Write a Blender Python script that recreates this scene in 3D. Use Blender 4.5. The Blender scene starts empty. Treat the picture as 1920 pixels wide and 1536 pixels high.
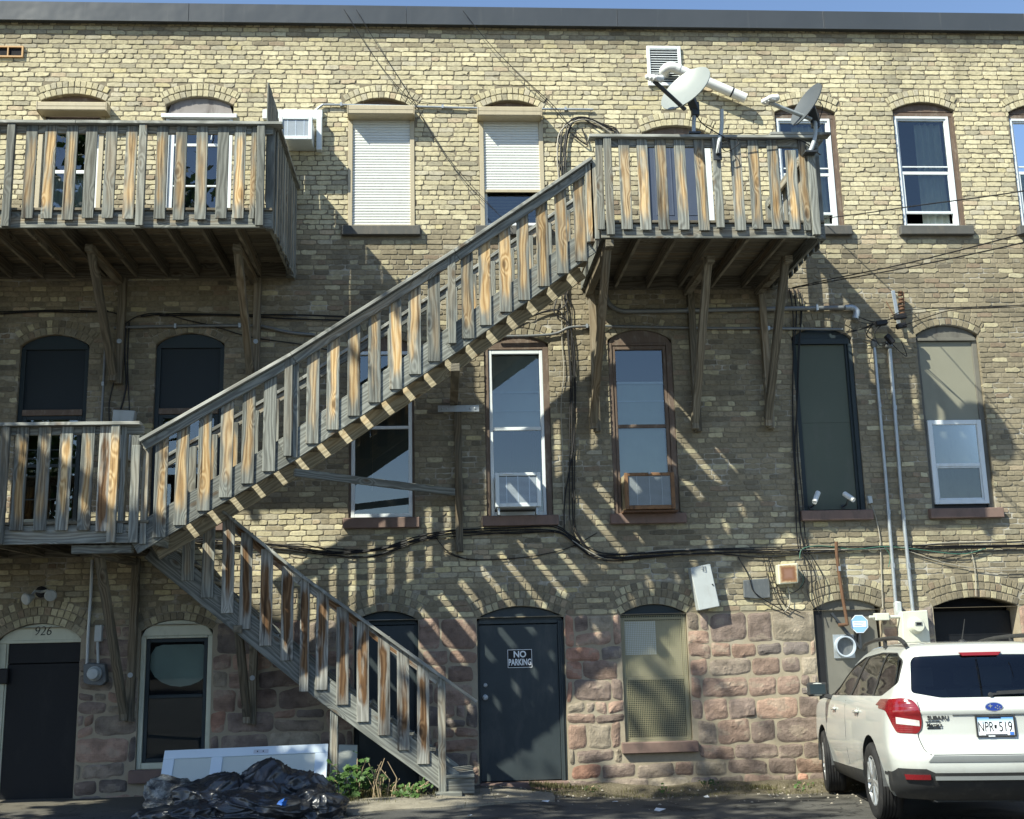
import bpy, bmesh, math, random
from mathutils import Vector, Matrix, noise, geometry
R = math.radians
random.seed(7)
scene = bpy.context.scene
COL = scene.collection
# ---------------------------------------------------------------- camera
CAM = Vector((0, -14, 1.73)); FPX = 2100.0
pt, yw, rl = R(11.4), R(3.7), R(-1.33)
FW = Vector((math.sin(yw)*math.cos(pt), math.cos(yw)*math.cos(pt), math.sin(pt)))
rt = Vector((math.cos(yw), -math.sin(yw), 0)); up0 = rt.cross(FW)
RT = rt*math.cos(rl) + up0*math.sin(rl); UP = -rt*math.sin(rl) + up0*math.cos(rl)
cam = bpy.data.cameras.new('camera'); camo = bpy.data.objects.new('camera', cam); COL.objects.link(camo)
camo.matrix_world = Matrix(((RT.x, UP.x, -FW.x, CAM.x), (RT.y, UP.y, -FW.y, CAM.y), (RT.z, UP.z, -FW.z, CAM.z), (0, 0, 0, 1)))
cam.sensor_width = 36; cam.sensor_fit = 'HORIZONTAL'; cam.lens = 36*FPX/1920; cam.clip_end = 2000; cam.clip_start = .05
scene.camera = camo
def ray(px, py): return RT*(px-960) - UP*(py-768) + FW*FPX
def at(px, py, D=0.0):
    "point of the place seen at pixel, D metres in front of the facade"
    d = ray(px, py); t = (14-D)/d.y; return CAM + d*t
def X(px, py, D=0.0): return at(px, py, D).x
def Z(px, py, D=0.0): return at(px, py, D).z
# ---------------------------------------------------------------- light
w = bpy.data.worlds.new('World'); scene.world = w; w.use_nodes = True
nt = w.node_tree; bg = nt.nodes['Background']
SUN = Vector((-1.32, -1.0, 1.64)).normalized()       # towards the sun
sk = nt.nodes.new('ShaderNodeTexSky'); sk.sky_type = 'NISHITA'; sk.sun_disc = False
sk.sun_elevation = math.asin(SUN.z); sk.sun_rotation = math.atan2(SUN.x, SUN.y)
sk.air_density = 1.0; sk.dust_density = .3; sk.ozone_density = 2.5
nt.links.new(sk.outputs[0], bg.inputs[0]); bg.inputs[1].default_value = .08
sl = bpy.data.lights.new('sun', 'SUN'); sl.energy = 3.9; sl.angle = R(.55); sl.color = (.975, .955, .81)
so = bpy.data.objects.new('sun', sl); COL.objects.link(so); so.rotation_euler = SUN.to_track_quat('Z', 'Y').to_euler()
so.location = SUN*40
vs = scene.view_settings; vs.view_transform = 'Standard'; vs.look = 'None'; vs.exposure = 1.4; vs.gamma = 1; vs.use_curve_mapping = False
scene.cycles.max_bounces = 6; scene.cycles.transparent_max_bounces = 12
# ---------------------------------------------------------------- node helpers
class NT:
    def __init__(s, name):
        s.m = bpy.data.materials.new(name); s.m.use_nodes = True; s.t = s.m.node_tree; s.n = s.t.nodes
        s.b = s.n['Principled BSDF']; s.out = s.n['Material Output']
    def node(s, k, **kw):
        n = s.n.new(k)
        for a, v in kw.items(): setattr(n, a, v)
        return n
    def put(s, sock, v):
        if v is None: return
        if hasattr(v, 'is_output') or hasattr(v, 'links') and not isinstance(v, (int, float, tuple)): s.t.links.new(v, sock)
        else:
            if isinstance(v, tuple) and len(v) == 3 and sock.type == 'RGBA': v = v + (1,)
            sock.default_value = v
    def math(s, op, a, b=None, c=None, clamp=False):
        n = s.node('ShaderNodeMath', operation=op, use_clamp=clamp)
        for i, v in enumerate((a, b, c)): s.put(n.inputs[i], v)
        return n.outputs[0]
    def mix(s, f, a, b, bl='MIX'):
        n = s.node('ShaderNodeMix', data_type='RGBA', blend_type=bl, clamp_factor=True)
        s.put(n.inputs[0], f); s.put(n.inputs[6], a); s.put(n.inputs[7], b); return n.outputs[2]
    def coord(s, k='Object'): return s.node('ShaderNodeTexCoord').outputs[k]
    def mapping(s, v, scale=(1, 1, 1), loc=None):
        n = s.node('ShaderNodeMapping'); s.put(n.inputs[0], v); s.put(n.inputs[3], scale)
        if loc is not None: s.put(n.inputs[1], loc)
        return n.outputs[0]
    def noise(s, v, scale=5., detail=4., rough=.55, dist=0.):
        n = s.node('ShaderNodeTexNoise'); s.put(n.inputs['Vector'], v)
        n.inputs['Scale'].default_value = scale; n.inputs['Detail'].default_value = detail
        n.inputs['Roughness'].default_value = rough; n.inputs['Distortion'].default_value = dist; return n.outputs[0]
    def ramp(s, f, stops, interp='LINEAR'):
        n = s.node('ShaderNodeValToRGB'); e = n.color_ramp.elements; n.color_ramp.interpolation = interp
        while len(e) < len(stops): e.new(.5)
        for i, (p, c) in enumerate(stops): e[i].position = p; e[i].color = (c if isinstance(c, tuple) else (c, c, c)) + (1,)
        s.put(n.inputs[0], f); return n.outputs[0]
    def sstep(s, f, a, b):
        n = s.node('ShaderNodeMapRange', interpolation_type='SMOOTHSTEP'); s.put(n.inputs[0], f)
        n.inputs[1].default_value = a; n.inputs[2].default_value = b; return n.outputs[0]
    def bump(s, h, strength=.3, dist=.01):
        n = s.node('ShaderNodeBump'); n.inputs['Strength'].default_value = strength; n.inputs['Distance'].default_value = dist
        s.put(n.inputs['Height'], h); s.t.links.new(n.outputs[0], s.b.inputs['Normal']); return n.outputs[0]
    def rnd(s): return s.node('ShaderNodeObjectInfo').outputs['Random']
    def sep(s, v):
        n = s.node('ShaderNodeSeparateXYZ'); s.put(n.inputs[0], v); return n.outputs
    def attr(s, name): return s.node('ShaderNodeAttribute', attribute_name=name).outputs
    def fin(s, col=None, rough=.6, metal=0., spec=.5):
        if col is not None: s.put(s.b.inputs['Base Color'], col)
        s.put(s.b.inputs['Roughness'], rough); s.put(s.b.inputs['Metallic'], metal); s.b.inputs['Specular IOR Level'].default_value = spec
        return s.m
def paint(name, col, rough=.5, metal=0., var=.12, dirt=None, dirt_amt=.4, scale=6., bump=.08, spec=None):
    if spec is None: spec = .5 if max(col) > .1 else .28
    "painted or plain surface with slight mottling, optional dirt blotches"
    s = NT(name); o = s.coord(); n = s.noise(o, scale, 5., .6)
    c = s.mix(n, tuple(v*(1-var) for v in col), tuple(min(1, v*(1+var)) for v in col))
    if dirt:
        d = s.noise(s.mapping(o, (1, 1, .35)), scale*1.7, 8., .7)
        c = s.mix(s.math('MULTIPLY', s.sstep(d, .48, .72), dirt_amt), c, dirt)
    s.bump(s.noise(o, 90., 3.), bump, .003)
    r = s.math('ADD', s.math('MULTIPLY', n, .2), rough-.1)
    return s.fin(c, r, metal, spec)
M = {}
def wood(name, greys, stains, amt, dark=.5):
    s = NT(name); o = s.coord(); g = s.sep(s.coord('Generated')); rnd = s.rnd()
    off = s.node('ShaderNodeCombineXYZ'); s.put(off.inputs[0], s.math('MULTIPLY', rnd, 37.)); s.put(off.inputs[1], s.math('MULTIPLY', rnd, 91.)); s.put(off.inputs[2], s.math('MULTIPLY', rnd, 53.))
    va = s.node('ShaderNodeVectorMath', operation='ADD'); s.put(va.inputs[0], o); s.put(va.inputs[1], off.outputs[0]); p = va.outputs[0]
    # knots bend the grain
    vor = s.node('ShaderNodeTexVoronoi'); s.put(vor.inputs['Vector'], s.mapping(p, (5.5, 2, 2.3))); vor.inputs['Scale'].default_value = 1.
    kd = vor.outputs['Distance']; knot = s.math('SUBTRACT', 1., s.sstep(kd, .05, .17)); halo = s.math('SUBTRACT', 1., s.sstep(kd, .08, .38))
    wv = s.noise(s.mapping(p, (7, 3, 1.1)), 1., 2.)
    ph = s.math('ADD', s.math('MULTIPLY', s.sep(p)[0], 150.), s.math('ADD', s.math('MULTIPLY', wv, 30.), s.math('MULTIPLY', halo, 11.)))
    ringw = s.math('ADD', s.math('MULTIPLY', s.math('SINE', ph), .5), .5)
    fine = s.noise(s.mapping(p, (120, 120, 3.)), 1., 5., .65)
    gr = s.math('ADD', s.math('MULTIPLY', ringw, .30), s.math('MULTIPLY', fine, .75))
    cg = s.ramp(gr, [(.15, tuple(v*.55 for v in greys[0])), (.45, greys[0]), (.85, greys[1])])
    cs = s.ramp(gr, [(.12, stains[2]), (.42, stains[1]), (.8, stains[0])])
    blot = s.noise(s.mapping(p, (9, 5, 1.6)), 1., 4., .6)
    ax = s.math('ABSOLUTE', s.math('ADD', s.sep(o)[0], s.math('MULTIPLY', s.math('SUBTRACT', wv, .5), .12)))
    cen = s.math('SUBTRACT', 1., s.sstep(ax, .018, .066))
    ends = s.math('MULTIPLY', s.sstep(g[2], .02, .26), s.math('SUBTRACT', 1., s.sstep(g[2], .80, .99)))
    pr = s.math('ADD', amt, s.math('MULTIPLY', s.math('SUBTRACT', s.math('FRACT', s.math('MULTIPLY', rnd, 7.31)), .5), .75))
    m = s.math('MULTIPLY', s.sstep(s.math('ADD', s.math('MULTIPLY', s.math('MULTIPLY', cen, ends), .70), s.math('MULTIPLY', s.math('SUBTRACT', blot, .5), 2.4)), .02, 1.0), pr, clamp=True)
    c = s.mix(m, cg, cs)
    dk = s.math('MULTIPLY', s.sstep(s.noise(s.mapping(p, (24, 9, .9), (3, 8, 2)), 1., 5., .65), .52, .74), dark)
    c = s.mix(dk, c, tuple(v*.5 for v in stains[2]))
    c = s.mix(s.math('MULTIPLY', knot, .75), c, tuple(v*1.0 for v in stains[2]))
    bv = s.math('ADD', s.math('MULTIPLY', s.math('SUBTRACT', s.math('FRACT', s.math('MULTIPLY', rnd, 3.77)), .5), .6), 1.)
    mul = s.node('ShaderNodeVectorMath', operation='SCALE'); s.put(mul.inputs[0], c); s.put(mul.inputs['Scale'], bv)
    s.bump(gr, .35, .004)
    return s.fin(mul.outputs[0], .82, 0., .25)
GREY = ((.145, .15, .135), (.30, .31, .28))
M['wood_grey'] = wood('weathered_grey_wood', GREY, ((.45, .38, .27), (.30, .22, .13), (.10, .065, .035)), .22, .3)
M['wood_stain'] = wood('weathered_pine_wood', GREY, ((.60, .45, .25), (.36, .225, .10), (.075, .042, .018)), 1.05, 1.0)
M['wood_dark'] = wood('brown_stained_wood', ((.24, .235, .21), (.42, .42, .38)), ((.24, .145, .075), (.115, .06, .027), (.03, .017, .009)), 1.7, 1.0)
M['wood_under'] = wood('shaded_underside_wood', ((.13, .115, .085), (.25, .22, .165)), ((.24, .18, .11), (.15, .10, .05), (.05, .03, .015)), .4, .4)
M['wood_cream'] = wood('sheltered_pale_wood', ((.25, .22, .155), (.44, .395, .29)), ((.55, .45, .29), (.40, .29, .16), (.16, .10, .05)), .3, .2)
M['wood_rail'] = wood('bleached_rail_wood', ((.22, .225, .205), (.42, .425, .39)), ((.45, .38, .28), (.3, .22, .14), (.1, .065, .035)), .12, .3)
# ---------------------------------------------------------------- mesh builder
ORG = {}
class MB:
    def __init__(s): s.v = []; s.f = []; s.c = []
    def add(s, vs, fs, c=0):
        k = len(s.v); s.v += [Vector(v) for v in vs]; s.f += [tuple(i+k for i in f) for f in fs]; s.c += [c]*len(fs)
    def box(s, x0, x1, y0, y1, z0, z1, c=0):
        s.add([(x0, y0, z0), (x1, y0, z0), (x1, y1, z0), (x0, y1, z0), (x0, y0, z1), (x1, y0, z1), (x1, y1, z1), (x0, y1, z1)],
              [(3, 2, 1, 0), (4, 5, 6, 7), (0, 1, 5, 4), (1, 2, 6, 5), (2, 3, 7, 6), (3, 0, 4, 7)], c); return s
    def bar(s, p0, p1, w, t, up=(0, 0, 1), c=0):
        p0, p1 = Vector(p0), Vector(p1); d = (p1-p0).normalized(); a = Vector(up).cross(d)
        if a.length < 1e-4: a = Vector((1, 0, 0)).cross(d)
        a.normalize(); b = d.cross(a)
        vs = [p+a*(i*w/2)+b*(j*t/2) for p in (p0, p1) for i, j in ((-1, -1), (1, -1), (1, 1), (-1, 1))]
        s.add(vs, [(3, 2, 1, 0), (4, 5, 6, 7), (0, 1, 5, 4), (1, 2, 6, 5), (2, 3, 7, 6), (3, 0, 4, 7)], c); return s
    def tube(s, pts, r, n=8, c=0, cap=True):
        pts = [Vector(p) for p in pts]; rs = r if isinstance(r, (list, tuple)) else [r]*len(pts)
        k = len(s.v); prev = None
        for i, p in enumerate(pts):
            d = (pts[min(i+1, len(pts)-1)]-pts[max(i-1, 0)]).normalized()
            if prev is None:
                a = d.cross(Vector((0, 0, 1)) if abs(d.z) < .9 else Vector((1, 0, 0))).normalized()
            else: a = (prev-d*prev.dot(d)).normalized()
            prev = a; b = d.cross(a)
            s.v += [p+(a*math.cos(6.2832*j/n)+b*math.sin(6.2832*j/n))*rs[i] for j in range(n)]
        for i in range(len(pts)-1):
            for j in range(n):
                s.f.append((k+i*n+j, k+i*n+(j+1) % n, k+(i+1)*n+(j+1) % n, k+(i+1)*n+j)); s.c.append(c)
        if cap:
            s.f.append(tuple(k+j for j in range(n))[::-1]); s.c.append(c)
            s.f.append(tuple(k+(len(pts)-1)*n+j for j in range(n))); s.c.append(c)
        return s
    def lathe(s, prof, o, axis=(0, 0, 1), n=24, c=0):
        o = Vector(o); d = Vector(axis).normalized(); a = d.cross(Vector((0, 0, 1)) if abs(d.z) < .9 else Vector((1, 0, 0))).normalized(); b = d.cross(a)
        k = len(s.v)
        for r, h in prof: s.v += [o+d*h+(a*math.cos(6.2832*j/n)+b*math.sin(6.2832*j/n))*r for j in range(n)]
        for i in range(len(prof)-1):
            for j in range(n): s.f.append((k+i*n+j, k+i*n+(j+1) % n, k+(i+1)*n+(j+1) % n, k+(i+1)*n+j)); s.c.append(c)
        s.f.append(tuple(k+j for j in range(n))[::-1]); s.c.append(c)
        s.f.append(tuple(k+(len(prof)-1)*n+j for j in range(n))); s.c.append(c); return s
    def prism(s, poly, y0, y1, c=0):
        "poly in (x,z), extruded along y"
        n = len(poly); s.add([(x, y0, z) for x, z in poly]+[(x, y1, z) for x, z in poly],
            [tuple(range(n)), tuple(range(2*n-1, n-1, -1))]+[(i, i+n, (i+1) % n+n, (i+1) % n) for i in range(n)], c); return s
    def build(s, name, mat, parent=None, bevel=0., smooth=False, recalc=True):
        org = ORG.get(parent.name, Vector()) if parent else Vector()
        me = bpy.data.meshes.new(name); me.from_pydata([tuple(v-org) for v in s.v], [], s.f)
        mats = mat if isinstance(mat, (list, tuple)) else [mat]
        for m in mats: me.materials.append(m)
        if len(mats) > 1: me.polygons.foreach_set('material_index', s.c)
        if recalc or bevel:
            bm = bmesh.new(); bm.from_mesh(me)
            if recalc: bmesh.ops.recalc_face_normals(bm, faces=bm.faces)
            if bevel:
                es = [e for e in bm.edges if len(e.link_faces) == 2 and e.calc_face_angle(0) > .6]
                bmesh.ops.bevel(bm, geom=es, offset=bevel, segments=1, affect='EDGES', clamp_overlap=True)
            bm.to_mesh(me); bm.free()
        o = bpy.data.objects.new(name, me); COL.objects.link(o)
        if smooth:
            me.polygons.foreach_set('use_smooth', [True]*len(me.polygons))
            try: me.set_sharp_from_angle(angle=R(38))
            except Exception: pass
        if parent: o.parent = parent; ORG[o.name] = org
        return o
def tag(o, label=None, cat=None, group=None, kind=None):
    if label: o['label'] = label
    if cat: o['category'] = cat
    if group: o['group'] = group
    if kind: o['kind'] = kind
    return o
def thing(name, loc, label, cat, group=None):
    o = bpy.data.objects.new(name, None); COL.objects.link(o); o.empty_display_size = .2; o.location = loc; ORG[o.name] = Vector(loc)
    return tag(o, label, cat, group)
BOARD = {}
def board(name, p0, p1, w, t, mat, parent, face=(0, -1, 0), bev=.004, label=None):
    "a plank: local z along its length, local x across its width, local -y is the face side"
    p0, p1 = Vector(p0), Vector(p1); L = (p1-p0).length; d = (p1-p0).normalized()
    ny = -Vector(face); ny = (ny-d*ny.dot(d)).normalized(); x = ny.cross(d)
    b = MB().box(-w/2, w/2, -t/2, t/2, 0, L)
    me = bpy.data.meshes.new(name); me.from_pydata([tuple(v) for v in b.v], [], b.f); me.materials.append(mat)
    bm = bmesh.new(); bm.from_mesh(me); bmesh.ops.bevel(bm, geom=bm.edges[:], offset=min(bev, t*.2), segments=1, affect='EDGES'); bm.to_mesh(me); bm.free()
    o = bpy.data.objects.new(name, me); COL.objects.link(o)
    org = ORG.get(parent.name, Vector()) if parent else Vector()
    o.parent = parent
    o.matrix_local = Matrix(((x.x, ny.x, d.x, p0.x-org.x), (x.y, ny.y, d.y, p0.y-org.y), (x.z, ny.z, d.z, p0.z-org.z), (0, 0, 0, 1)))
    if label: o['label'] = label
    return o
def spline(pts, k=6):
    pts = [Vector(p) for p in pts]; out = []
    for i in range(len(pts)-1):
        a, b, c, d = pts[max(i-1, 0)], pts[i], pts[i+1], pts[min(i+2, len(pts)-1)]
        for j in range(k):
            t = j/k; out.append(.5*((2*b)+(c-a)*t+(2*a-5*b+4*c-d)*t*t+(3*b-a-3*c+d)*t**3))
    return out+[pts[-1]]
def text_mesh(body, size, name, mat, parent, origin, xdir=(1, 0, 0), ydir=(0, 0, 1), ex=.0015, sx=1., shear=0., align='CENTER', bold=0.):
    cu = bpy.data.curves.new(name, 'FONT'); cu.body = body; cu.size = size; cu.align_x = align; cu.align_y = 'CENTER'; cu.extrude = ex; cu.shear = shear; cu.offset = bold
    to = bpy.data.objects.new(name+'_tmp', cu); COL.objects.link(to)
    dg = bpy.context.evaluated_depsgraph_get(); me = bpy.data.meshes.new_from_object(to.evaluated_get(dg)); bpy.data.objects.remove(to)
    o = Vector(origin); a = Vector(xdir).normalized(); b = Vector(ydir).normalized(); n = a.cross(b)
    org = ORG.get(parent.name, Vector()) if parent else Vector()
    for v in me.vertices: v.co = o+a*v.co.x*sx+b*v.co.y+n*v.co.z-org
    me.materials.clear(); me.materials.append(mat); me.name = name
    ob = bpy.data.objects.new(name, me); COL.objects.link(ob); ob.parent = parent
    if parent: ORG[ob.name] = org
    return ob
# ================================================================ materials
def attr_mat(name, noise_scale, rough, bump, bd, extra=None):
    s = NT(name); o = s.coord(); c = s.attr('Col')[0]
    n = s.noise(o, noise_scale, 6., .65)
    c2 = s.mix(1., c, s.ramp(n, [(.25, .62), (.5, 1.0), (.8, 1.22)]), 'MULTIPLY')
    if extra: c2 = extra(s, o, c2)
    s.bump(s.noise(o, noise_scale*1.6, 6., .7), bump, bd)
    return s.fin(c2, rough, 0., .2)
def brick_dirt(s, o, c):
    st = s.noise(s.mapping(o, (1.3, 1, .55)), 1., 6., .6)
    c = s.mix(s.math('MULTIPLY', s.sstep(st, .52, .75), .5), c, (.07, .062, .05))
    sp = s.noise(o, 34., 4., .7)
    c = s.mix(s.math('MULTIPLY', s.sstep(sp, .60, .74), .55), c, (.10, .085, .065))
    pale = s.noise(s.mapping(o, (1, 1, 1), (5, 2, 9)), 3.1, 5., .65)
    return s.mix(s.math('MULTIPLY', s.sstep(pale, .66, .8), .3), c, (.55, .53, .47))
M['brick'] = attr_mat('cream_brick', 22., .9, .6, .006, brick_dirt)
M['stone'] = attr_mat('brownstone', 11., .92, .9, .02)
def mortar(name, a, b, white):
    s = NT(name); o = s.coord(); n = s.noise(o, 14., 6., .7); z = s.sep(o)[2]
    c = s.mix(n, a, b)
    p = s.noise(s.mapping(o, (1, 1, 1.4)), 1.6, 5., .65)
    c = s.mix(s.math('MULTIPLY', s.sstep(p, .5, .66), s.math('SUBTRACT', 1., s.sstep(z, 6.2, 7.4))), c, white)
    s.bump(s.noise(o, 60., 4.), .5, .005); return s.fin(c, .95, 0., .1)
M['mortar'] = mortar('brick_mortar', (.14, .122, .088), (.27, .235, .17), (.40, .38, .33))
M['stone_mortar'] = mortar('stone_mortar', (.23, .195, .14), (.38, .325, .24), (.33, .29, .22))
s = NT('parapet_metal'); o_ = s.coord(); n_ = s.noise(o_, 1.2, 3., .5); dr = s.noise(s.mapping(o_, (9, 1, .5)), 1., 4., .6); s.bump(n_, .5, .05); M['cap'] = s.fin(s.mix(s.math('MULTIPLY', s.sstep(dr, .58, .75), .45), s.mix(n_, (.038, .043, .048), (.056, .062, .068)), (.12, .12, .115)), .36)
M['beige'] = paint('beige_shutter_metal', (.40, .345, .235), .45, 0., .06, (.22, .18, .12), .3)
M['shutter'] = paint('white_shutter_slats', (.64, .655, .62), .5, 0., .04, (.5, .48, .42), .25)
M['white'] = paint('white_vinyl', (.62, .66, .67), .45, 0., .05, (.42, .42, .40), .35)
M['aircon'] = paint('white_enamel', (.60, .64, .645), .4, 0., .05, (.40, .36, .28), .3)
M['sill_dark'] = paint('dark_sill_stone', (.085, .085, .08), .8, 0., .3, (.16, .14, .11), .5, 5., .3)
M['sill_brown'] = paint('brown_sill_stone', (.165, .11, .09), .85, 0., .3, (.08, .065, .055), .6, 5., .4)
M['brown'] = paint('peeling_brown_paint', (.115, .08, .058), .75, 0., .3, (.28, .24, .19), .5, 9., .3)
M['ply'] = paint('grey_plywood', (.23, .21, .20), .85, 0., .25, (.07, .055, .05), .7, 4., .3)
M['green_black'] = paint('dark_green_paint', (.022, .032, .036), .5, 0., .15)
M['screen'] = paint('insect_screen', (.016, .022, .026), .55, 0., .2, None, .4, 3.)
M['door_grey'] = paint('dark_grey_steel_door', (.036, .046, .05), .45, 0., .16, (.085, .09, .088), .5, 2.2)
M['door_black'] = paint('black_door_paint', (.006, .007, .009), .55, 0., .3, (.016, .017, .018), .5, 3.)
M['cream'] = paint('cream_trim_paint', (.52, .52, .40), .55, 0., .10, (.25, .23, .17), .3)
M['board_green'] = paint('grey_green_panel', (.082, .096, .074), .6, 0., .16, (.13, .13, .11), .5, 1.2)
M['screen_pale'] = paint('grey_insect_screen', (.15, .165, .16), .7, 0., .15)
M['board_tan'] = paint('tan_panel', (.21, .205, .155), .6, 0., .10, (.13, .12, .09), .4, 2.)
M['board_grey'] = paint('weathered_grey_board', (.13, .125, .105), .85, 0., .3, (.05, .045, .04), .7, 3., .3)
M['dark'] = paint('dark_interior', (.012, .012, .014), .9, 0., .2)
M['galv'] = paint('galvanised_steel', (.36, .39, .41), .42, .55, .18, (.22, .2, .17), .4, 12.)
M['pipe_dark'] = paint('dull_grey_conduit', (.17, .18, .18), .5, .4, .2, (.2, .11, .06), .4, 8.)
M['rust'] = paint('rusted_iron', (.115, .06, .032), .85, .1, .4, (.06, .03, .018), .7, 14., .4)
M['rust_orange'] = paint('orange_rust', (.19, .10, .045), .8, 0., .5, (.05, .025, .015), .95, 9., .4)
M['rust_cream'] = paint('rust_streaked_enamel', (.34, .29, .18), .7, 0., .2, (.10, .04, .018), 1., 5., .3)
M['ac_grille'] = paint('dull_grille', (.30, .33, .34), .5, .1, .15)
M['ac_back'] = paint('grille_shade', (.10, .115, .12), .6, 0., .15)
M['black_plastic'] = paint('black_plastic', (.014, .014, .016), .45, 0., .2)
M['cable'] = paint('black_cable', (.012, .012, .013), .55, 0., .2)
M['cable_pale'] = paint('pale_cable', (.30, .28, .23), .6, 0., .2)
M['cable_green'] = paint('green_ground_wire', (.04, .12, .085), .6, 0., .2)
M['grey_box'] = paint('grey_enclosure', (.40, .43, .43), .5, 0., .08, (.25, .24, .21), .35)
M['grey_dark'] = paint('dark_grey_enclosure', (.10, .11, .115), .5, .2, .2, (.2, .2, .19), .5, 14.)
M['pvc'] = paint('white_pvc', (.66, .67, .65), .35, 0., .03)
M['dish'] = paint('pale_grey_dish', (.205, .225, .215), .45, 0., .05)
M['dish_dark'] = paint('dark_grey_dish', (.075, .085, .092), .5, 0., .08)
M['steel_dark'] = paint('dark_steel', (.06, .066, .072), .45, .5, .15)
M['sign_black'] = paint('sign_black', (.012, .012, .013), .4, 0., .05)
M['sign_white'] = paint('sign_white', (.72, .74, .75), .45, 0., .04)
M['ink'] = paint('black_ink', (.008, .008, .009), .5, 0., .05)
M['blue'] = paint('sign_blue', (.05, .15, .48), .4, 0., .05)
M['curtain'] = paint('grey_green_curtain', (.46, .50, .43), .9, 0., .12)
M['curtain_white'] = paint('white_blind', (.62, .64, .62), .9, 0., .06)
def glass_mat(name, ior, tint, rough=.0, wob=.0):
    s = NT(name); s.n.remove(s.b); tr = s.node('ShaderNodeBsdfTransparent'); gl = s.node('ShaderNodeBsdfGlossy'); mx = s.node('ShaderNodeMixShader'); fr = s.node('ShaderNodeFresnel')
    fr.inputs[0].default_value = ior; tr.inputs[0].default_value = tint + (1,); gl.inputs['Roughness'].default_value = rough; gl.inputs[0].default_value = (.92, .96, 1, 1)
    if wob:
        b = s.node('ShaderNodeBump'); b.inputs['Strength'].default_value = wob; b.inputs['Distance'].default_value = .008
        s.put(b.inputs['Height'], s.noise(s.coord(), 2.2, 2.)); s.t.links.new(b.outputs[0], gl.inputs['Normal'])
    s.t.links.new(fr.outputs[0], mx.inputs[0]); s.t.links.new(tr.outputs[0], mx.inputs[1]); s.t.links.new(gl.outputs[0], mx.inputs[2]); s.t.links.new(mx.outputs[0], s.out.inputs[0]); return s.m
M['glass_dim'] = None or glass_mat('dim_window_glass', 1.5, (.6, .66, .66), .02, .0)
M['glass'] = glass_mat('window_glass', 2.1, (.78, .84, .84), .01, .06)
# ================================================================ the building
BX0, BX1, ZSTONE, ZTOP = -8.2, 11.5, 1.96, 9.93
bld = thing('brick_building', (0, 0, 0), 'three storey cream brick building on a rough reddish stone base, with arched windows', 'building')
OP = {}
def opening(k, l, r, apex, z0, rings=2, out=None):
    (lx, lz), (rx, rz) = (at(*l).x, at(*l).z), (at(*r).x, at(*r).z); zs = (lz+rz)/2
    rise = max(.06, at(*apex).z-zs)
    OP[k] = dict(xl=lx, xr=rx, zs=zs, rise=rise, z0=z0, rings=rings, sill=None)
    return OP[k]
opening('3a', (77, 187), (199, 192), (137, 176), 6.55); opening('3b', (311, 197), (438, 197), (373, 181), 6.55)
opening('3c', (653, 203), (777, 203), (713, 184), 7.02); opening('3d', (897, 205), (1017, 205), (957, 188), 7.02)
opening('3e', (1203, 250), (1331, 250), (1262, 235), 6.45); opening('3f', (1452, 211), (1566, 211), (1509, 196), 7.02)
opening('3g', (1673, 208), (1788, 206), (1730, 192), 7.02); opening('3h', (1890, 212), (2005, 211), (1947, 196), 7.02)
opening('2a', (38, 648), (168, 648), (104, 627), 3.20); opening('2b', (292, 645), (421, 645), (357, 624), 3.20)
opening('2c', (655, 650), (776, 648), (716, 630), 3.20); opening('2d', (907, 645), (1028, 645), (966, 628), 3.20)
opening('2e', (1139, 638), (1259, 636), (1200, 618), 3.20); opening('2f', (1484, 634), (1597, 632), (1541, 613), 3.20)
opening('2g', (1717, 630), (1833, 626), (1776, 609), 3.20)
opening('1a', (-4, 1196), (152, 1198), (75, 1169), -.06, 3); opening('1b', (264, 1183), (399, 1182), (330, 1162), .28, 2)
opening('1c', (664, 1164), (784, 1164), (727, 1146), -.1, 3); opening('1d', (894, 1161), (1057, 1156), (972, 1137), .0, 3)
opening('1e', (1163, 1153), (1287, 1150), (1226, 1133), .43, 3); opening('1f', (1524, 1141), (1651, 1141), (1585, 1124), .1, 3)
opening('1g', (1749, 1139), (1908, 1134), (1815, 1120), .1, 3)
for k, h in (('3c', .13), ('3d', .13), ('3f', .13), ('3g', .13), ('3h', .13)): OP[k]['sill'] = (h, .07, 'sill_dark')
for k in ('2a', '2b', '2c', '2d', '2e', '2f', '2g'): OP[k]['sill'] = (.13, .06, 'sill_brown')
OP['1b']['sill'] = (.15, .06, 'sill_brown'); OP['1e']['sill'] = (.13, .05, 'sill_brown')
RING = .098
def circ(o, extra=0.):
    hw = (o['xr']-o['xl'])/2; r = (hw*hw+o['rise']**2)/(2*o['rise']); return (o['xl']+hw, o['zs']+o['rise']-r, r+extra)
def arc(o, extra=0., n=14):
    cx, cz, r = circ(o, extra); hw = (o['xr']-o['xl'])/2; a = math.asin(min(1, hw/circ(o)[2]))
    return [(cx+r*math.sin(-a+2*a*i/n), cz+r*math.cos(-a+2*a*i/n)) for i in range(n+1)]
def blocked(z0, z1, arch=True):
    "x-intervals of a course taken by openings, arches and sills"
    res = []; zm = (z0+z1)/2
    for o in OP.values():
        if o['z0'] < zm < o['zs']: res.append((o['xl'], o['xr'], True))
        if o['sill'] and o['z0']-o['sill'][0]-.02 < zm <= o['z0']+.01: res.append((o['xl']-o['sill'][1]-.01, o['xr']+o['sill'][1]+.01, False))
        cx, cz, r = circ(o, RING*o['rings']+.006)
        a = math.asin(min(1, (o['xr']-o['xl'])/2/circ(o)[2])); zlow = circ(o)[1]+circ(o)[2]*math.cos(a)
        if zlow <= zm < cz+r:
            h = math.sqrt(max(0, r*r-(zm-cz)**2)); tn = math.tan(a)*(zm-cz)
            h = min(h, tn); res.append((cx-h, cx+h, False))
    return res
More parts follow.
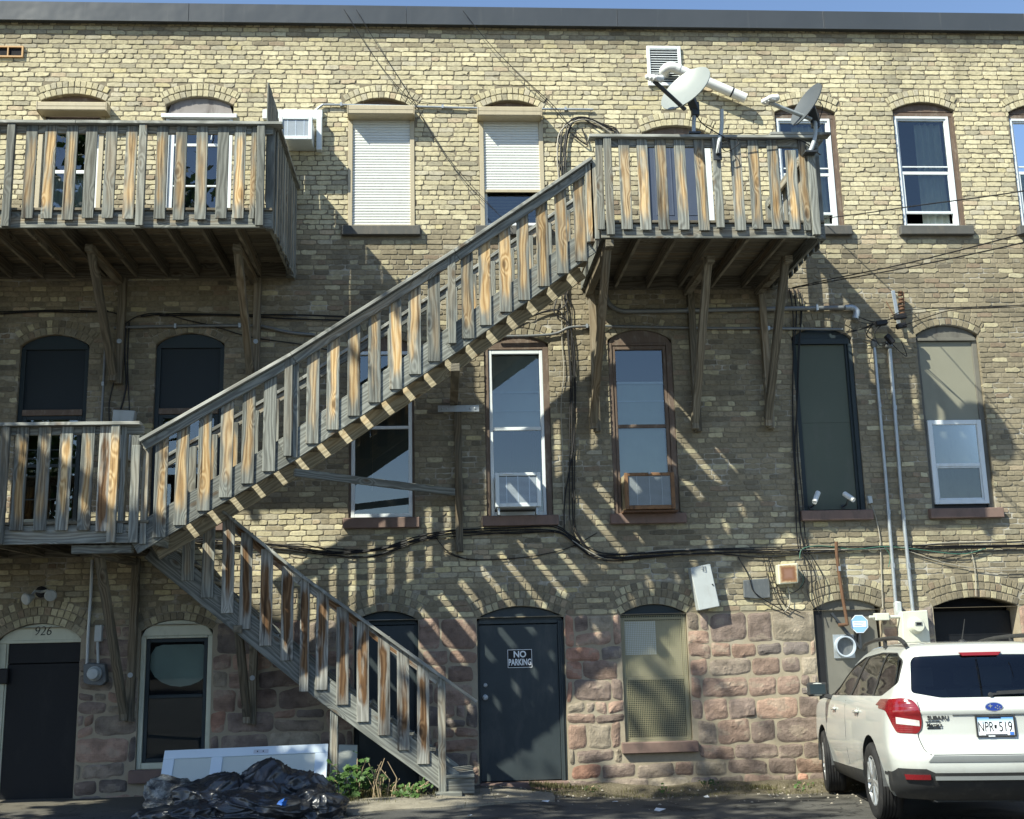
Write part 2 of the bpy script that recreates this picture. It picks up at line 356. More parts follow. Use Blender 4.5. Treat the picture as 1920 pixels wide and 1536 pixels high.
def pieces(a, b, bl):
    segs = [(a, b, False, False)]
    for l, r, jam in bl:
        ns = []
        for s0, s1, j0, j1 in segs:
            if r <= s0 or l >= s1: ns.append((s0, s1, j0, j1)); continue
            if l > s0: ns.append((s0, l, j0, jam))
            if r < s1: ns.append((r, s1, jam, j1))
        segs = ns
    return segs
class CM(MB):
    "mesh with one colour per face"
    def __init__(s): super().__init__(); s.col = []
    def add(s, vs, fs, c=(1, 1, 1)): super().add(vs, fs, 0); s.col += [c]*len(fs)
    def build(s, name, mat, parent, **k):
        o = super().build(name, mat, parent, recalc=False, **k); me = o.data
        at_ = me.color_attributes.new('Col', 'FLOAT_COLOR', 'CORNER'); buf = []
        for p in me.polygons: buf += (list(s.col[p.index])+[1.])*p.loop_total
        at_.data.foreach_set('color', buf); return o
rb = random.Random(3)
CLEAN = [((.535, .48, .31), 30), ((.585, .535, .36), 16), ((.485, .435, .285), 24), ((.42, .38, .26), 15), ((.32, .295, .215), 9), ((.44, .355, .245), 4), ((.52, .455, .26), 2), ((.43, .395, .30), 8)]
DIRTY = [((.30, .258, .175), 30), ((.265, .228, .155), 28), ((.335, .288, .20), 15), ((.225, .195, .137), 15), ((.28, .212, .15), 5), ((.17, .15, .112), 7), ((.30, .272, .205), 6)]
def pick(pal):
    t = rb.random()*sum(wt for _, wt in pal)
    for c, wt in pal:
        t -= wt
        if t <= 0: return c
    return pal[-1][0]
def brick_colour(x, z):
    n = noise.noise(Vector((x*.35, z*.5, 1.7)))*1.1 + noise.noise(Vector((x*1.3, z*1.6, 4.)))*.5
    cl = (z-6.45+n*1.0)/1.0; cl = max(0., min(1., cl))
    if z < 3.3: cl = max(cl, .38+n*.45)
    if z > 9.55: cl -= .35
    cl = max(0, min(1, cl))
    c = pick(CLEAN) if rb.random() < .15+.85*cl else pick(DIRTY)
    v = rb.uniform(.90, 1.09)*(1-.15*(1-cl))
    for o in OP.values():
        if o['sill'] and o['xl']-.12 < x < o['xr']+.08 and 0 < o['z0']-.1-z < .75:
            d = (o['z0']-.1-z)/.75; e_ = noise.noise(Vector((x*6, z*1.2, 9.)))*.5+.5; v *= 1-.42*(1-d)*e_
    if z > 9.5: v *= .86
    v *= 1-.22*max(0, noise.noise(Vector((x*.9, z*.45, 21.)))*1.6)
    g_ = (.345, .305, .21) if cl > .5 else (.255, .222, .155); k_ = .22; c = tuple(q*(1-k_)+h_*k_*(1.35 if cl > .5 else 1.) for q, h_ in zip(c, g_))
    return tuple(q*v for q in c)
def add_brick(cm, x0, x1, z0, z1, dl, dr, col, rough=1.):
    ir = .0028*rough; sp = rb.random()
    pts = []
    nx = 4 if x1-x0 > .13 else 3
    for i in range(nx): pts.append((x0+(x1-x0)*i/nx, z0))
    pts += [(x1, z0), (x1, (z0+z1)/2)]
    for i in range(nx): pts.append((x1-(x1-x0)*i/nx, z1))
    pts += [(x0, z1), (x0, (z0+z1)/2)]
    n = len(pts); yf = rb.uniform(-.005, .003)
    cx, cz = (x0+x1)/2, (z0+z1)/2
    cut = rb.choice((0, nx, nx+2, 2*nx+2)) if sp < .34*rough else -1
    f = []
    for i, (x, z) in enumerate(pts):
        ex, ez = rb.gauss(0, ir), rb.gauss(0, ir)
        if i == cut or (sp < .1*rough and abs(i-cut) == 1): ex += (cx-x)*rb.uniform(.08, .26); ez += (cz-z)*rb.uniform(.2, .6)
        elif i in (0, nx, nx+2, 2*nx+2): ex += (cx-x)*.035; ez += (cz-z)*.12
        f.append((x+ex, z+ez))
    back = .014
    vs = [(x, yf+.002, z) for x, z in f]+[(x+(cx-x)*.06+0, yf, z+(cz-z)*.14) for x, z in f]
    vs += [(x, (.10 if (dl and x < x0+.012) or (dr and x > x1-.012) else back), z) for x, z in f]
    fs = [tuple(range(n, 2*n))]+[(i, (i+1) % n, n+(i+1) % n, n+i) for i in range(n)]+[(2*n+i, 2*n+(i+1) % n, (i+1) % n, i) for i in range(n)]
    cm.add(vs, fs, col)
COURSE, BL = .0688, .2075
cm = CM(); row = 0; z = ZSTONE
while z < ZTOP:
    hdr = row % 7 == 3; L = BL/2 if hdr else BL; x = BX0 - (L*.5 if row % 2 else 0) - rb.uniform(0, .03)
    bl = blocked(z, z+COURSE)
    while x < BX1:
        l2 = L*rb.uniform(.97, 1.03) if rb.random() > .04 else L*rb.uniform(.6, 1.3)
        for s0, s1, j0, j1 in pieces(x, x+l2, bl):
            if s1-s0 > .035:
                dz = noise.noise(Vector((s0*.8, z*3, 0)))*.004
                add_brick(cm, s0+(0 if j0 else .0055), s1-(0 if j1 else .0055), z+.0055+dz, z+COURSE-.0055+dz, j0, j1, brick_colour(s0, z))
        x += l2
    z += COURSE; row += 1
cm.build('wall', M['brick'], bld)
# arches: rings of header bricks on edge
for k, o in OP.items():
    ca = CM()
    for ri in range(o['rings']):
        cx, cz, r0 = circ(o, ri*RING); r1 = r0+RING-.009; a = math.asin((o['xr']-o['xl'])/2/circ(o)[2])
        n = max(7, round(2*a*r0/.073)); off = .5 if ri % 2 else 0
        for i in range(-1 if off else 0, n):
            a0 = -a+2*a*(i+off)/n; a1 = -a+2*a*(i+1+off)/n; a0, a1 = max(a0, -a), min(a1, a)
            if a1-a0 < .5*2*a/n: continue
            g = .005/r0; a0 += g; a1 -= g
            jt = lambda: rb.gauss(0, .0022)
            q = [(cx+r*math.sin(t)+jt(), cz+r*math.cos(t)+jt()) for r, t in ((r0+.004, a0), (r0+.004, a1), (r1-.004, a1), (r1, (a0+a1)/2), (r1-.004, a0))]
            mx, mz = sum(p[0] for p in q)/5, sum(p[1] for p in q)/5; yf = rb.uniform(-.008, -.002)
            vs = [(x, yf+.002, z) for x, z in q]+[(x+(mx-x)*.12, yf, z+(mz-z)*.12) for x, z in q]+[(x, .12 if ri == 0 else .014, z) for x, z in q]
            fs = [tuple(range(9, 4, -1))[::-1]]+[(j, (j+1) % 5, 5+(j+1) % 5, 5+j) for j in range(5)]+[(10+j, 10+(j+1) % 5, (j+1) % 5, j) for j in range(5)]
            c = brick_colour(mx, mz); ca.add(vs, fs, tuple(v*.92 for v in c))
    ca.build('window_arch' if k not in ('1a', '1d') else 'door_arch', M['brick'], bld)
# mortar bed: sheet with openings, reveals 0.32 deep
def sheet(z0, z1, y, name, mat, thick, xa=BX0, xb=BX1, minx=None):
    V = [Vector((xa, z0)), Vector((xb, z0)), Vector((xb, z1)), Vector((xa, z1))]; E = [(0, 1), (1, 2), (2, 3), (3, 0)]; holes = []
    for o in OP.values():
        if o['zs']+o['rise'] < z0 or o['z0'] > z1: continue
        if o['xr'] < xa or o['xl'] > xb: continue
        poly = [(o['xl'], max(o['z0'], z0+.001)), (o['xr'], max(o['z0'], z0+.001))]
        if o['zs'] < z1-.001:
            pts = arc(o)[::-1]; pts = [(x, min(zz, z1-.001)) for x, zz in pts]
            poly += pts
        else: poly += [(o['xr'], z1-.001), (o['xl'], z1-.001)]
        if o['zs'] < z0: poly = [q for q in arc(o, n=60) if q[1] > z0+.001][::-1]
        pp = [poly[0]]
        for q in poly[1:]:
            if (Vector(q)-Vector(pp[-1])).length > 1e-4: pp.append(q)
        holes.append(pp); k = len(V); V += [Vector(q) for q in pp]; E += [(k+i, k+(i+1) % len(pp)) for i in range(len(pp))]
    vv, ee, ff, *_ = geometry.delaunay_2d_cdt(V, E, [], 0, 1e-5)
    def inside(p, poly):
        c = False; n = len(poly)
        for i in range(n):
            (x1, y1), (x2, y2) = poly[i], poly[(i+1) % n]
            if (y1 > p[1]) != (y2 > p[1]) and p[0] < (x2-x1)*(p[1]-y1)/(y2-y1)+x1: c = not c
        return c
    b = MB(); tri = []
    for f in ff:
        c = sum((vv[i] for i in f), Vector((0, 0)))/len(f)
        if not any(inside(c, h) for h in holes): tri.append(tuple(f))
    b.add([(p.x, y, p.y) for p in vv], tri)
    for h in holes:
        n = len(h); b.add([(x, y, zz) for x, zz in h]+[(x, y+thick, zz) for x, zz in h], [(i, (i+1) % n, (i+1) % n+n, i+n) for i in range(n)])
    return b.build(name, mat, bld)
sheet(ZSTONE-.01, ZTOP+.06, .0055, 'mortar_bed', M['mortar'], .30)
# rubble stone base
rs = random.Random(12)
STC = [((.25, .178, .14), 24), ((.205, .158, .132), 24), ((.285, .195, .148), 14), ((.245, .20, .16), 18), ((.295, .25, .19), 12), ((.16, .135, .12), 14), ((.34, .195, .14), 5)]
def pick2(pal):
    t = rs.random()*sum(wt for _, wt in pal)
    for c, wt in pal:
        t -= wt
        if t <= 0: return c
def add_stone(cm, x0, x1, z0, z1, sd):
    nx, nz = max(4, int((x1-x0)/.024)), max(4, int((z1-z0)/.024)); base = pick2(STC); v = rs.uniform(.8, 1.2); base = tuple(q*v for q in base)
    tilt = rs.uniform(-.018, .018); bulge = rs.uniform(.003, .014); rid = rs.uniform(.02, .045); fr = rs.uniform(4, 8); ang = rs.uniform(-.6, .6)
    planes = [(rs.uniform(.008, .034), rs.gauss(0, .022), rs.gauss(0, .022)) for _ in range(9)]
    vs = []; cols = []; ex = rs.uniform(4.5, 9.)
    for j in range(nz+1):
        for i in range(nx+1):
            u, w_ = 2*i/nx-1, 2*j/nz-1
            d = (abs(u)**ex+abs(w_)**ex)**(1/ex); m = max(abs(u), abs(w_))
            sc = 1. if d < 1e-6 else m/d
            sc = 1-(1-sc)*m
            px = (x0+x1)/2+(x1-x0)/2*u*sc; pz = (z0+z1)/2+(z1-z0)/2*w_*sc+tilt*u
            nn = Vector((px*7, pz*7, sd))
            if m > .75: px += noise.noise(nn*1.3)*.017; pz += noise.noise(nn*1.3+Vector((9, 0, 0)))*.017
            q = Vector((px*math.cos(ang)-pz*math.sin(ang), px*math.sin(ang)+pz*math.cos(ang), 0))
            h = bulge+min(b_+gx*(u+.25*noise.noise(nn*2))+gz*(w_+.25*noise.noise(nn*2+Vector((5, 0, 0)))) for b_, gx, gz in planes)*(1-m**10) + noise.noise(Vector((px*26, pz*36, sd)))*.008*(1-m**8)+abs(noise.noise(Vector((q.x*7, q.y*16, sd+4))))*-.016
            vs.append((px, -max(h, .012+.01*(1-m)) if m < .999 else -.006, pz))
    fs = []; W_ = nx+1; ring = [i for i in range(nx+1)]+[j*(nx+1)+nx for j in range(1, nz+1)]+[nz*(nx+1)+i for i in range(nx-1, -1, -1)]+[j*(nx+1) for j in range(nz-1, 0, -1)]; k1 = len(vs); vs += [(vs[q][0], .03, vs[q][2]) for q in ring]; nr_ = len(ring)
    for j in range(nz):
        for i in range(nx): fs.append((j*W_+i, j*W_+i+1, (j+1)*W_+i+1, (j+1)*W_+i))
    fs += [(ring[(q+1) % nr_], ring[q], k1+q, k1+(q+1) % nr_) for q in range(nr_)]
    k0 = len(cm.f); cm.add(vs, fs, base)
    for i, f in enumerate(fs):
        p = Vector(vs[f[0]]); t = noise.noise(Vector((p.x*5, p.z*9, sd*3)))
        c2 = tuple(q*(1+.5*t) for q in base) if t < .3 else tuple(q*.6+g*.4 for q, g in zip(base, (.36, .30, .23)))
        cm.col[k0+i] = c2
piers = sorted((OP[k]['xl']+OP[k]['xr'])/2 for k in ('1a', '1c', '1d', '1f', '1g')); csd = [CM() for _ in range(6)]; z = -.28; rr = 0
def pier(x): return csd[sum(1 for q in piers if q < x)]
while z < ZSTONE-.05:
    h = rs.choice((.18, .22, .26, .29, .33)); h = min(h, ZSTONE-z)
    if ZSTONE-(z+h) < .12: h = ZSTONE-z
    bl = blocked(z+.03, z+h-.03)+blocked(z+.01, z+.05)+blocked(z+h-.05, z+h-.01); x = BX0-rs.uniform(0, .3)
    while x < BX1:
        l = rs.uniform(.24, .58)*(1.15 if h > .22 else .95)
        for s0, s1, j0, j1 in pieces(x, x+l, bl):
            if s1-s0 < .07: continue
            g = .006+rs.uniform(0, .012)
            if h > .23 and rs.random() < .34 and s1-s0 > .2:
                zm = z+h*rs.uniform(.4, .6)
                add_stone(pier((s0+s1)/2), s0+g, s1-g, z+g, zm-.012, rs.random()*99)
                xm = s0+(s1-s0)*rs.uniform(.35, .65)
                add_stone(pier((s0+s1)/2), s0+g, xm-.012, zm+.012, z+h-g, rs.random()*99); add_stone(pier((s0+s1)/2), xm+.012, s1-g, zm+.012, z+h-g, rs.random()*99)
            else: add_stone(pier((s0+s1)/2), s0+g, s1-g, z+g+rs.uniform(-.012, .012), z+h-g+rs.uniform(-.012, .012), rs.random()*99)
        x += l
    z += h; rr += 1
for c_ in csd:
    if c_.f: c_.build('stone_base', M['stone'], bld)
sheet(-.4, ZSTONE-.012, -.002, 'stone_bed', M['stone_mortar'], .30)
# parapet cap in lengths
caps = [-8.3, at(-260, 10).x, at(357, 14).x, at(762, 20).x, at(1155, 25).x, at(1540, 31).x, at(1915, 35).x, 11.7]
for a, b in zip(caps, caps[1:]):
    c = MB(); c.box(a+.0015, b-.0015, -.085, .45, 9.90, 10.165); c.box(a+.0015, b-.0015, -.10, -.083, 9.885, 9.905)
    c.box(b-.012, b-.0015, -.0885, -.0845, 9.90, 10.165)
    c.build('parapet_cap', M['cap'], bld, bevel=.006)
# inside of the house: floors and walls behind the panes
c = MB(); c.box(BX0, BX1, .34, 4.2, -.4, -.3); c.box(BX0, BX1, 4.2, 4.3, -.4, 10.0)
for zz in (2.35, 5.8, 9.85): c.box(BX0, BX1, .34, 4.2, zz, zz+.1)
for xx in (BX0, -3., -1.9, 1.2, 1.55, 4.3, 5.95, BX1): c.box(xx-.03, xx+.03, .34, 4.2, -.3, 9.9)
c.build('interior', M['dark'], bld)
c = MB(); c.box(BX0-.1, BX1+.1, .45, 8, 9.96, 10.0); c.box(BX0-.12, BX0-.02, .02, 8, -.4, 9.96); c.box(BX1+.02, BX1+.12, .02, 8, -.4, 9.96); c.build('roof', M['cap'], bld)
# ================================================================ windows and doors (parts of the building)
def rect_frame(b, x0, x1, z0, z1, y0, y1, t, tb=None, tt=None):
    tb = tb or t; tt = tt or t
    b.box(x0, x0+t, y0, y1, z0, z1); b.box(x1-t, x1, y0, y1, z0, z1)
    b.box(x0+t+.0005, x1-t-.0005, y0+.001, y1-.001, z0, z0+tb); b.box(x0+t+.0005, x1-t-.0005, y0+.001, y1-.001, z1-tt, z1)
def arch_fill(b, o, y0, y1, z_low, inset=.004, under=None):
    "board that fills the arched head down to z_low"
    pts = arc(o); poly = [(o['xl']+inset, z_low), (o['xr']-inset, z_low)] + [(x, zz-inset) for x, zz in pts[::-1] if o['xl']+inset < x < o['xr']-inset]
    b.prism(poly, y0, y1)
def pane(name, x0, x1, z0, z1, y, parent, mat='glass', tilt=0.):
    b = MB(); b.add([(x0, y, z0), (x1, y, z0), (x1, y+tilt, z1), (x0, y+tilt, z1)], [(0, 1, 2, 3)]); return b.build(name, M[mat], parent)
def curtain(x0, x1, z0, z1, y, parent, mat='curtain', folds=9, amp=.02, name='curtain'):
    b = MB(); n = folds*6; vs = []
    for j in range(5):
        for i in range(n+1):
            t = i/n; vs.append((x0+(x1-x0)*t, y+amp*math.sin(t*folds*6.283+.4*math.sin(j*1.1+t*5))*(.7+.3*j/4), z0+(z1-z0)*j/4))
    b.add(vs, [(j*(n+1)+i, j*(n+1)+i+1, (j+1)*(n+1)+i+1, (j+1)*(n+1)+i) for j in range(4) for i in range(n)])
    return b.build(name, M[mat], parent, smooth=True)
def sill(k, parent):
    o = OP[k]; h, e, m = o['sill']; b = MB(); n = 10; x0, x1 = o['xl']-e, o['xr']+e
    b.box(x0, x1, -.075, .14, o['z0']-h, o['z0']-.002); s = b.build('sill', M[m], parent, bevel=.008)
    return s
def slats(x0, x1, z0, z1, y, parent, name='shutter_curtain'):
    b = MB(); p = .0385; n = int((z1-z0)/p); vs = []; z = z1; prof = []
    while z > z0+.001:
        for f, d in ((0, 0), (.12, -.006), (.5, -.010), (.85, -.006), (.93, .004)):
            zz = z-p*f
            if zz > z0: prof.append((y+d, zz))
        z -= p
    prof.append((y, z0))
    for yy, zz in prof: vs += [(x0, yy, zz), (x1, yy, zz)]
    b.add(vs, [(2*i, 2*i+1, 2*i+3, 2*i+2) for i in range(len(prof)-1)]); return b.build(name, M['shutter'], parent)
def shutter_box(p0, p1, D, parent):
    a, c = at(*p0, D), at(*p1, D); b = MB(); h = a.z-c.z
    b.prism([(0, 0)]*0 or [(a.x, c.z), (c.x, c.z), (c.x, a.z), (a.x, a.z)], -D, .02)
    o = b.build('shutter_box', M['beige'], parent, bevel=.012)
    b = MB(); b.box(a.x+.004, c.x-.004, -D-.0035, -D+.002, c.z+h*.50, c.z+h*.515); b.box(a.x-.004, a.x+.006, -D-.004, .015, c.z-.004, a.z+.004); b.box(c.x-.006, c.x+.004, -D-.004, .015, c.z-.004, a.z+.004)
    b.build('box_seam', M['beige'], parent); return o
# --- third floor, roller shutters
def shuttered(k, boxp0, boxp1, D, zc):
    o = OP[k]; b = MB(); arch_fill(b, o, .07, .12, boxp_z(boxp1, D)); f = b.build('window', M['brown'], bld)
    if k == '3c': f['label'] = 'window with its white roller shutter fully closed'
    if k == '3d': f['label'] = 'window with its white roller shutter half lowered'
    shutter_box(boxp0, boxp1, D, f)
    zt = boxp_z(boxp1, D)+.02
    b = MB()
    for xa, xb in ((o['xl']+.002, o['xl']+.062), (o['xr']-.062, o['xr']-.002)): b.box(xa, xb, -.012, .05, o['z0'], zt)
    b.build('guide_rail', M['beige'], f, bevel=.004)
    if zc is not None:
        slats(o['xl']+.05, o['xr']-.05, zc, zt, .022, f)
        b = MB(); b.box(o['xl']+.05, o['xr']-.05, .004, .03, zc-.03, zc+.004); b.build('bottom_bar', M['beige'], f)
    return f, zt
def boxp_z(p, D): return at(*p, D).z
f, zt = shuttered('3c', (652, 196.5), (776.5, 214), .19, 7.05); sill('3c', f)
f, zt = shuttered('3d', (895.5, 199), (1016, 217), .19, Z(957, 356)); sill('3d', f)
o = OP['3d']; b = MB(); rect_frame(b, o['xl']+.06, o['xr']-.06, 7.03, 7.75, .06, .10, .04, .07); b.build('sash', M['white'], f, bevel=.004)
pane('pane', o['xl']+.1, o['xr']-.1, 7.08, 7.74, .085, f)
b = MB(); [b.box(o['xl']+.1, o['xr']-.1, .14, .155, 7.1+i*.045, 7.128+i*.045) for i in range(15)]; b.build('blind', M['board_grey'], f)
f, zt = shuttered('3a', (69, 190), (199, 207), .19, None); o = OP['3a']
b = MB(); xl, xr = o['xl']+.06, o['xr']-.06; rect_frame(b, xl, xr, 6.6, zt, .07, .11, .05, .09); zm = Z(137, 318); b.box(xl+.05, xr-.05, .075, .105, zm-.025, zm+.025); b.build('sash', M['white'], f, bevel=.004)
pane('pane', xl+.05, xr-.05, zm+.025, zt-.05, .09, f); pane('pane', xl+.05, xr-.05, 6.69, zm-.025, .085, f)
curtain(xl+.02, xr-.15, 6.7, zm, .2, f, 'curtain_white', 6, .015)
# --- third floor, white door behind the left balcony
o = OP['3b']; b = MB(); zb = Z(374, 216); arch_fill(b, o, .05, .08, zb); f = b.build('balcony_door', M['ply'], bld)
b = MB(); xl, xr = o['xl'], o['xr']
b.box(xl-.05, xr+.05, -.03, .06, zb-.045, zb+.012); b.box(xl+.003, xl+.06, .01, .09, 6.5, zb-.046); b.box(xr-.06, xr-.003, .01, .09, 6.5, zb-.046); b.build('frame', M['white'], f, bevel=.004)
b = MB(); rect_frame(b, xl+.062, xr-.062, 6.52, zb-.05, .03, .07, .06, .2, .07); z1, z2 = Z(380, 270), Z(380, 347)
b.box(xl+.123, xr-.123, .033, .066, z1-.02, z1+.02); b.box(xl+.123, xr-.123, .033, .066, z2-.012, z2+.012); b.box(xr-.175, xr-.123, .032, .067, 6.72, zb-.12)
b.build('door_leaf', M['white'], f, bevel=.004)
pane('pane', xl+.123, xr-.17, 6.72, zb-.12, .05, f); pane('curtain_sheet', xl+.1, xr-.15, 6.7, z1, .1, f, 'screen')
b = MB(); b.tube([at(398, 250, -.02), at(398, 250, .01), at(396, 262, .01), at(396, 262, -.02)], .008); b.build('handle', M['galv'], f)
# --- third floor, dark door behind the right balcony
o = OP['3e']; b = MB(); zb = Z(1265, 256); arch_fill(b, o, .06, .10, zb); f = b.build('balcony_door', M['brown'], bld); xl, xr = o['xl'], o['xr']
b = MB(); b.box(xl+.003, xl+.07, .02, .1, 6.3, zb); b.box(xr-.085, xr-.003, .0, .1, 6.3, zb); b.box(xl+.071, xr-.086, .021, .1, zb-.07, zb); b.build('frame', M['white'], f, bevel=.005)
M['door_slate'] = paint('slate_blue_door', (.055, .07, .105), .45, 0., .08)
b = MB(); b.box(xl+.074, xr-.09, .05, .09, 6.3, zb-.073)
for za, zc in ((6.5, 7.1), (7.2, 8.3)): 
    for xa, xb in ((xl+.16, xl+.40), (xl+.48, xr-.17)): rect_frame(b, xa, xb, za, zc, .043, .051, .02)
b.build('door_leaf', M['door_slate'], f, bevel=.003)
# --- third floor, white sash windows in old brown frames
def sash_window(k, mid, low, cur=None):
    o = OP[k]; xl, xr = o['xl'], o['xr']; zt = o['zs']-.075; b = MB()
    arch_fill(b, o, .055, .12, zt+.03); b.box(xl+.002, xr-.002, .035, .054, zt-.0, zt+.05); b.box(xl+.02, xr-.02, .045, .054, zt+.07, zt+.082)
    b.box(xr-.075, xr-.003, .04, .12, o['z0'], zt); b.box(xr-.03, xr-.002, .02, .039, o['z0'], zt); b.box(xl+.003, xl+.02, .05, .12, o['z0'], zt)
    f = b.build('window', M['brown'], bld); sill(k, f)
    a, c, z0, z1 = xl+.022, xr-.078, o['z0']+.004, zt-.002
    b = MB(); rect_frame(b, a, c, z0, z1, .028, .10, .034); rect_frame(b, a+.035, c-.035, z0+.035, z1-.035, .045, .098, .022); b.build('frame', M['white'], f, bevel=.003)
    a += .058; c -= .058
    b = MB(); b.box(a, c, .05, .075, mid-.022, mid+.022); b.box(a, c, .058, .08, mid+.085, mid+.105); b.box(a, c, .05, .075, low-.018, low+.018)
    b.box(a, a+.02, .052, .074, low+.02, mid-.023); b.box(c-.02, c, .052, .074, low+.02, mid-.023); b.build('sash', M['white'], f, bevel=.003)
    pane('pane', a, c, mid+.02, z1-.06, .07, f); pane('pane', a, c, low+.02, mid-.02, .064, f)
    if cur: curtain(a+(c-a)*cur[0], a+(c-a)*cur[1], z0+.03, z1-.05, .17, f, folds=cur[2], amp=.025)
    return f
sash_window('3g', Z(1733, 322), Z(1747, 396), (.42, 1.0, 4)); sash_window('3f', Z(1510, 325), Z(1512, 398), (.3, 1.0, 5)); sash_window('3h', Z(1940, 322), Z(1950, 396), (.0, .4, 3))
# --- second floor left: screened upper half, low sash behind the landing
for k, yb in (('2a', 770), ('2b', 767)):
    o = OP[k]; xl, xr = o['xl'], o['xr']; b = MB(); zt = o['zs']+.01; arch_fill(b, o, .05, .09, zt-.05)
    zb = Z(100 if k == '2a' else 356, yb)
    b.box(xl+.002, xl+.06, .051, .11, o['z0'], zt-.051); b.box(xr-.06, xr-.002, .051, .11, o['z0'], zt-.051); f = b.build('window', M['green_black'], bld, bevel=.003); sill(k, f)
    b = MB(); b.box(xl+.061, xr-.061, .035, .10, zb-.055, zb+.02); b.build('cross_rail', M['brown'], f, bevel=.004)
    pane('screen_panel', xl+.06, xr-.06, zb+.02, zt-.05, .085, f, 'screen')
    b = MB(); rect_frame(b, xl+.063, xr-.063, o['z0']+.01, zb-.058, .05, .09, .05); zq = Z(100 if k == '2a' else 356, 872); b.box(xl+.114, xr-.114, .052, .088, zq-.02, zq+.02)
    if k == '2a':
        for zz in (Z(100, 842), Z(100, 858), Z(100, 935)): b.box(xl+.114, xr-.114, .056, .07, zz-.008, zz+.008)
    b.build('sash', M['green_black'], f, bevel=.004); pane('pane', xl+.11, xr-.11, o['z0']+.06, zb-.1, .07, f)
# --- second floor, white frame window behind the stair
o = OP['2c']; xl, xr = o['xl'], o['xr']; b = MB(); zt = o['zs']-.06; arch_fill(b, o, .05, .10, zt); b.box(xl+.002, xl+.028, .03, .12, o['z0'], zt); b.box(xr-.028, xr-.002, .03, .12, o['z0'], zt); f = b.build('window', M['brown'], bld); sill('2c', f)
b = MB(); zm = Z(716, 801); rect_frame(b, xl+.03, xr-.03, o['z0']+.01, zt-.004, .02, .09, .045); b.box(xl+.076, xr-.076, .03, .07, zm-.02, zm+.02); b.build('frame', M['white'], f, bevel=.004)
pane('pane', xl+.075, xr-.075, zm+.02, zt-.05, .06, f); pane('pane', xl+.075, xr-.075, o['z0']+.055, zm-.02, .055, f); pane('insect_screen', xl+.075, xr-.075, o['z0']+.055, zm-.02, .085, f, 'screen_pale'); curtain(xl+.08, xr-.08, zm, zt-.05, .12, f, 'screen_pale', 3, .006, 'blind')
b = MB(); b.tube([(xl+.3, .06, zm-.05), (xl+.29, .06, zm-.8)], .004, 5); b.build('blind_cord', M['cable_pale'], f)
# --- second floor, two windows that hold air conditioners
def tall_window(k, fm, om, mid, thin, cur):
    o = OP[k]; xl, xr = o['xl'], o['xr']; b = MB(); zt = o['zs']-.04; arch_fill(b, o, .03, .10, zt)
    b.box(xl+.002, xl+.055, .02, .12, o['z0'], zt); b.box(xr-.075, xr-.002, .02, .12, o['z0'], zt); b.box(xl+.056, xr-.076, .025, .12, zt-.03, zt); f = b.build('window', M[om], bld, bevel=.004); sill(k, f)
    a, c = xl+.058, xr-.078; b = MB(); rect_frame(b, a, c, o['z0']+.004, zt-.034, .035, .10, .042, .05, .05); b.box(a+.043, c-.043, .04, .08, mid-.022, mid+.022); b.build('frame', M[fm], f, bevel=.004)
    b = MB(); b.box(a+.043, c-.043, .088, .10, thin-.012, thin+.012); b.box(a+.043, c-.043, .10, .11, thin-.25, thin-.235); b.build('sash', M['white'], f)
    pane('pane', a+.04, c-.04, mid+.02, zt-.08, .07, f); pane('pane', a+.04, c-.04, o['z0']+.05, mid-.02, .06, f)
    curtain(a+.045, c-.045, mid if cur else o['z0']+.1, zt-.09 if cur else thin+.02, .13, f, 'curtain_white' if cur else 'curtain', 3, .004, 'blind')
    return f
tall_window('2d', 'white', 'brown', Z(968, 803), Z(968, 733), True); tall_window('2e', 'brown', 'brown', Z(1203, 798), Z(1203, 715), False)
# --- second floor right: boarded windows
o = OP['2f']; xl, xr = o['xl'], o['xr']; b = MB(); zt = Z(1545, 640); arch_fill(b, o, .05, .09, zt); b.box(xl+.002, xl+.07, .05, .12, o['z0'], zt); b.box(xr-.09, xr-.002, .05, .12, o['z0'], zt); b.box(xl+.03, xr-.03, .03, .049, zt-.03, zt+.05)
b.box(xr-.06, xr-.002, .02, .049, o['z0'], zt-.03)
f = b.build('window', M['green_black'], bld, bevel=.004); f['label'] = 'window boarded over with grey green panels'; sill('2f', f); zj = Z(1555, 791)
b = MB(); b.box(xl+.071, xr-.091, .075, .10, zj+.0015, zt-.03); b.box(xl+.071, xr-.091, .0755, .10, o['z0']+.02, zj-.0015); b.build('panel', M['board_green'], f)
o = OP['2g']; xl, xr = o['xl'], o['xr']; b = MB(); zt = Z(1777, 634); arch_fill(b, o, .05, .09, zt); b.box(xl+.002, xl+.05, .05, .12, o['z0'], zt); b.box(xr-.07, xr-.002, .05, .12, o['z0'], zt); b.box(xl+.03, xr-.03, .025, .049, zt-.03, zt+.01)
f = b.build('window', M['board_grey'], bld, bevel=.004); f['label'] = 'window half boarded in tan above a small white sash'; sill('2g', f); z1 = Z(1790, 787)
b = MB(); b.box(xl+.051, xr-.071, .07, .1, z1+.01, zt-.03); b.build('panel', M['board_tan'], f)
b = MB(); b.box(xl+.051, xr-.071, .08, .12, o['z0'], z1+.008); b.build('backing', M['black_plastic'], f)
a, c = xl+.055, xr-.072; zb = o['z0']+.06; zm = Z(1797, 871); b = MB(); rect_frame(b, a, c, zb, z1, .02, .075, .06); b.box(a+.061, c-.061, .03, .07, zm-.022, zm+.022); rect_frame(b, a+.061, c-.061, zb+.061, zm-.023, .035, .06, .018); b.build('frame', M['white'], f, bevel=.004)
pane('pane', a+.06, c-.06, zm+.02, z1-.06, .045, f); pane('pane', a+.06, c-.06, zb+.06, zm-.02, .05, f)
pane('insect_screen', a+.06, c-.06, zb+.06, z1-.06, .074, f, 'board_grey')
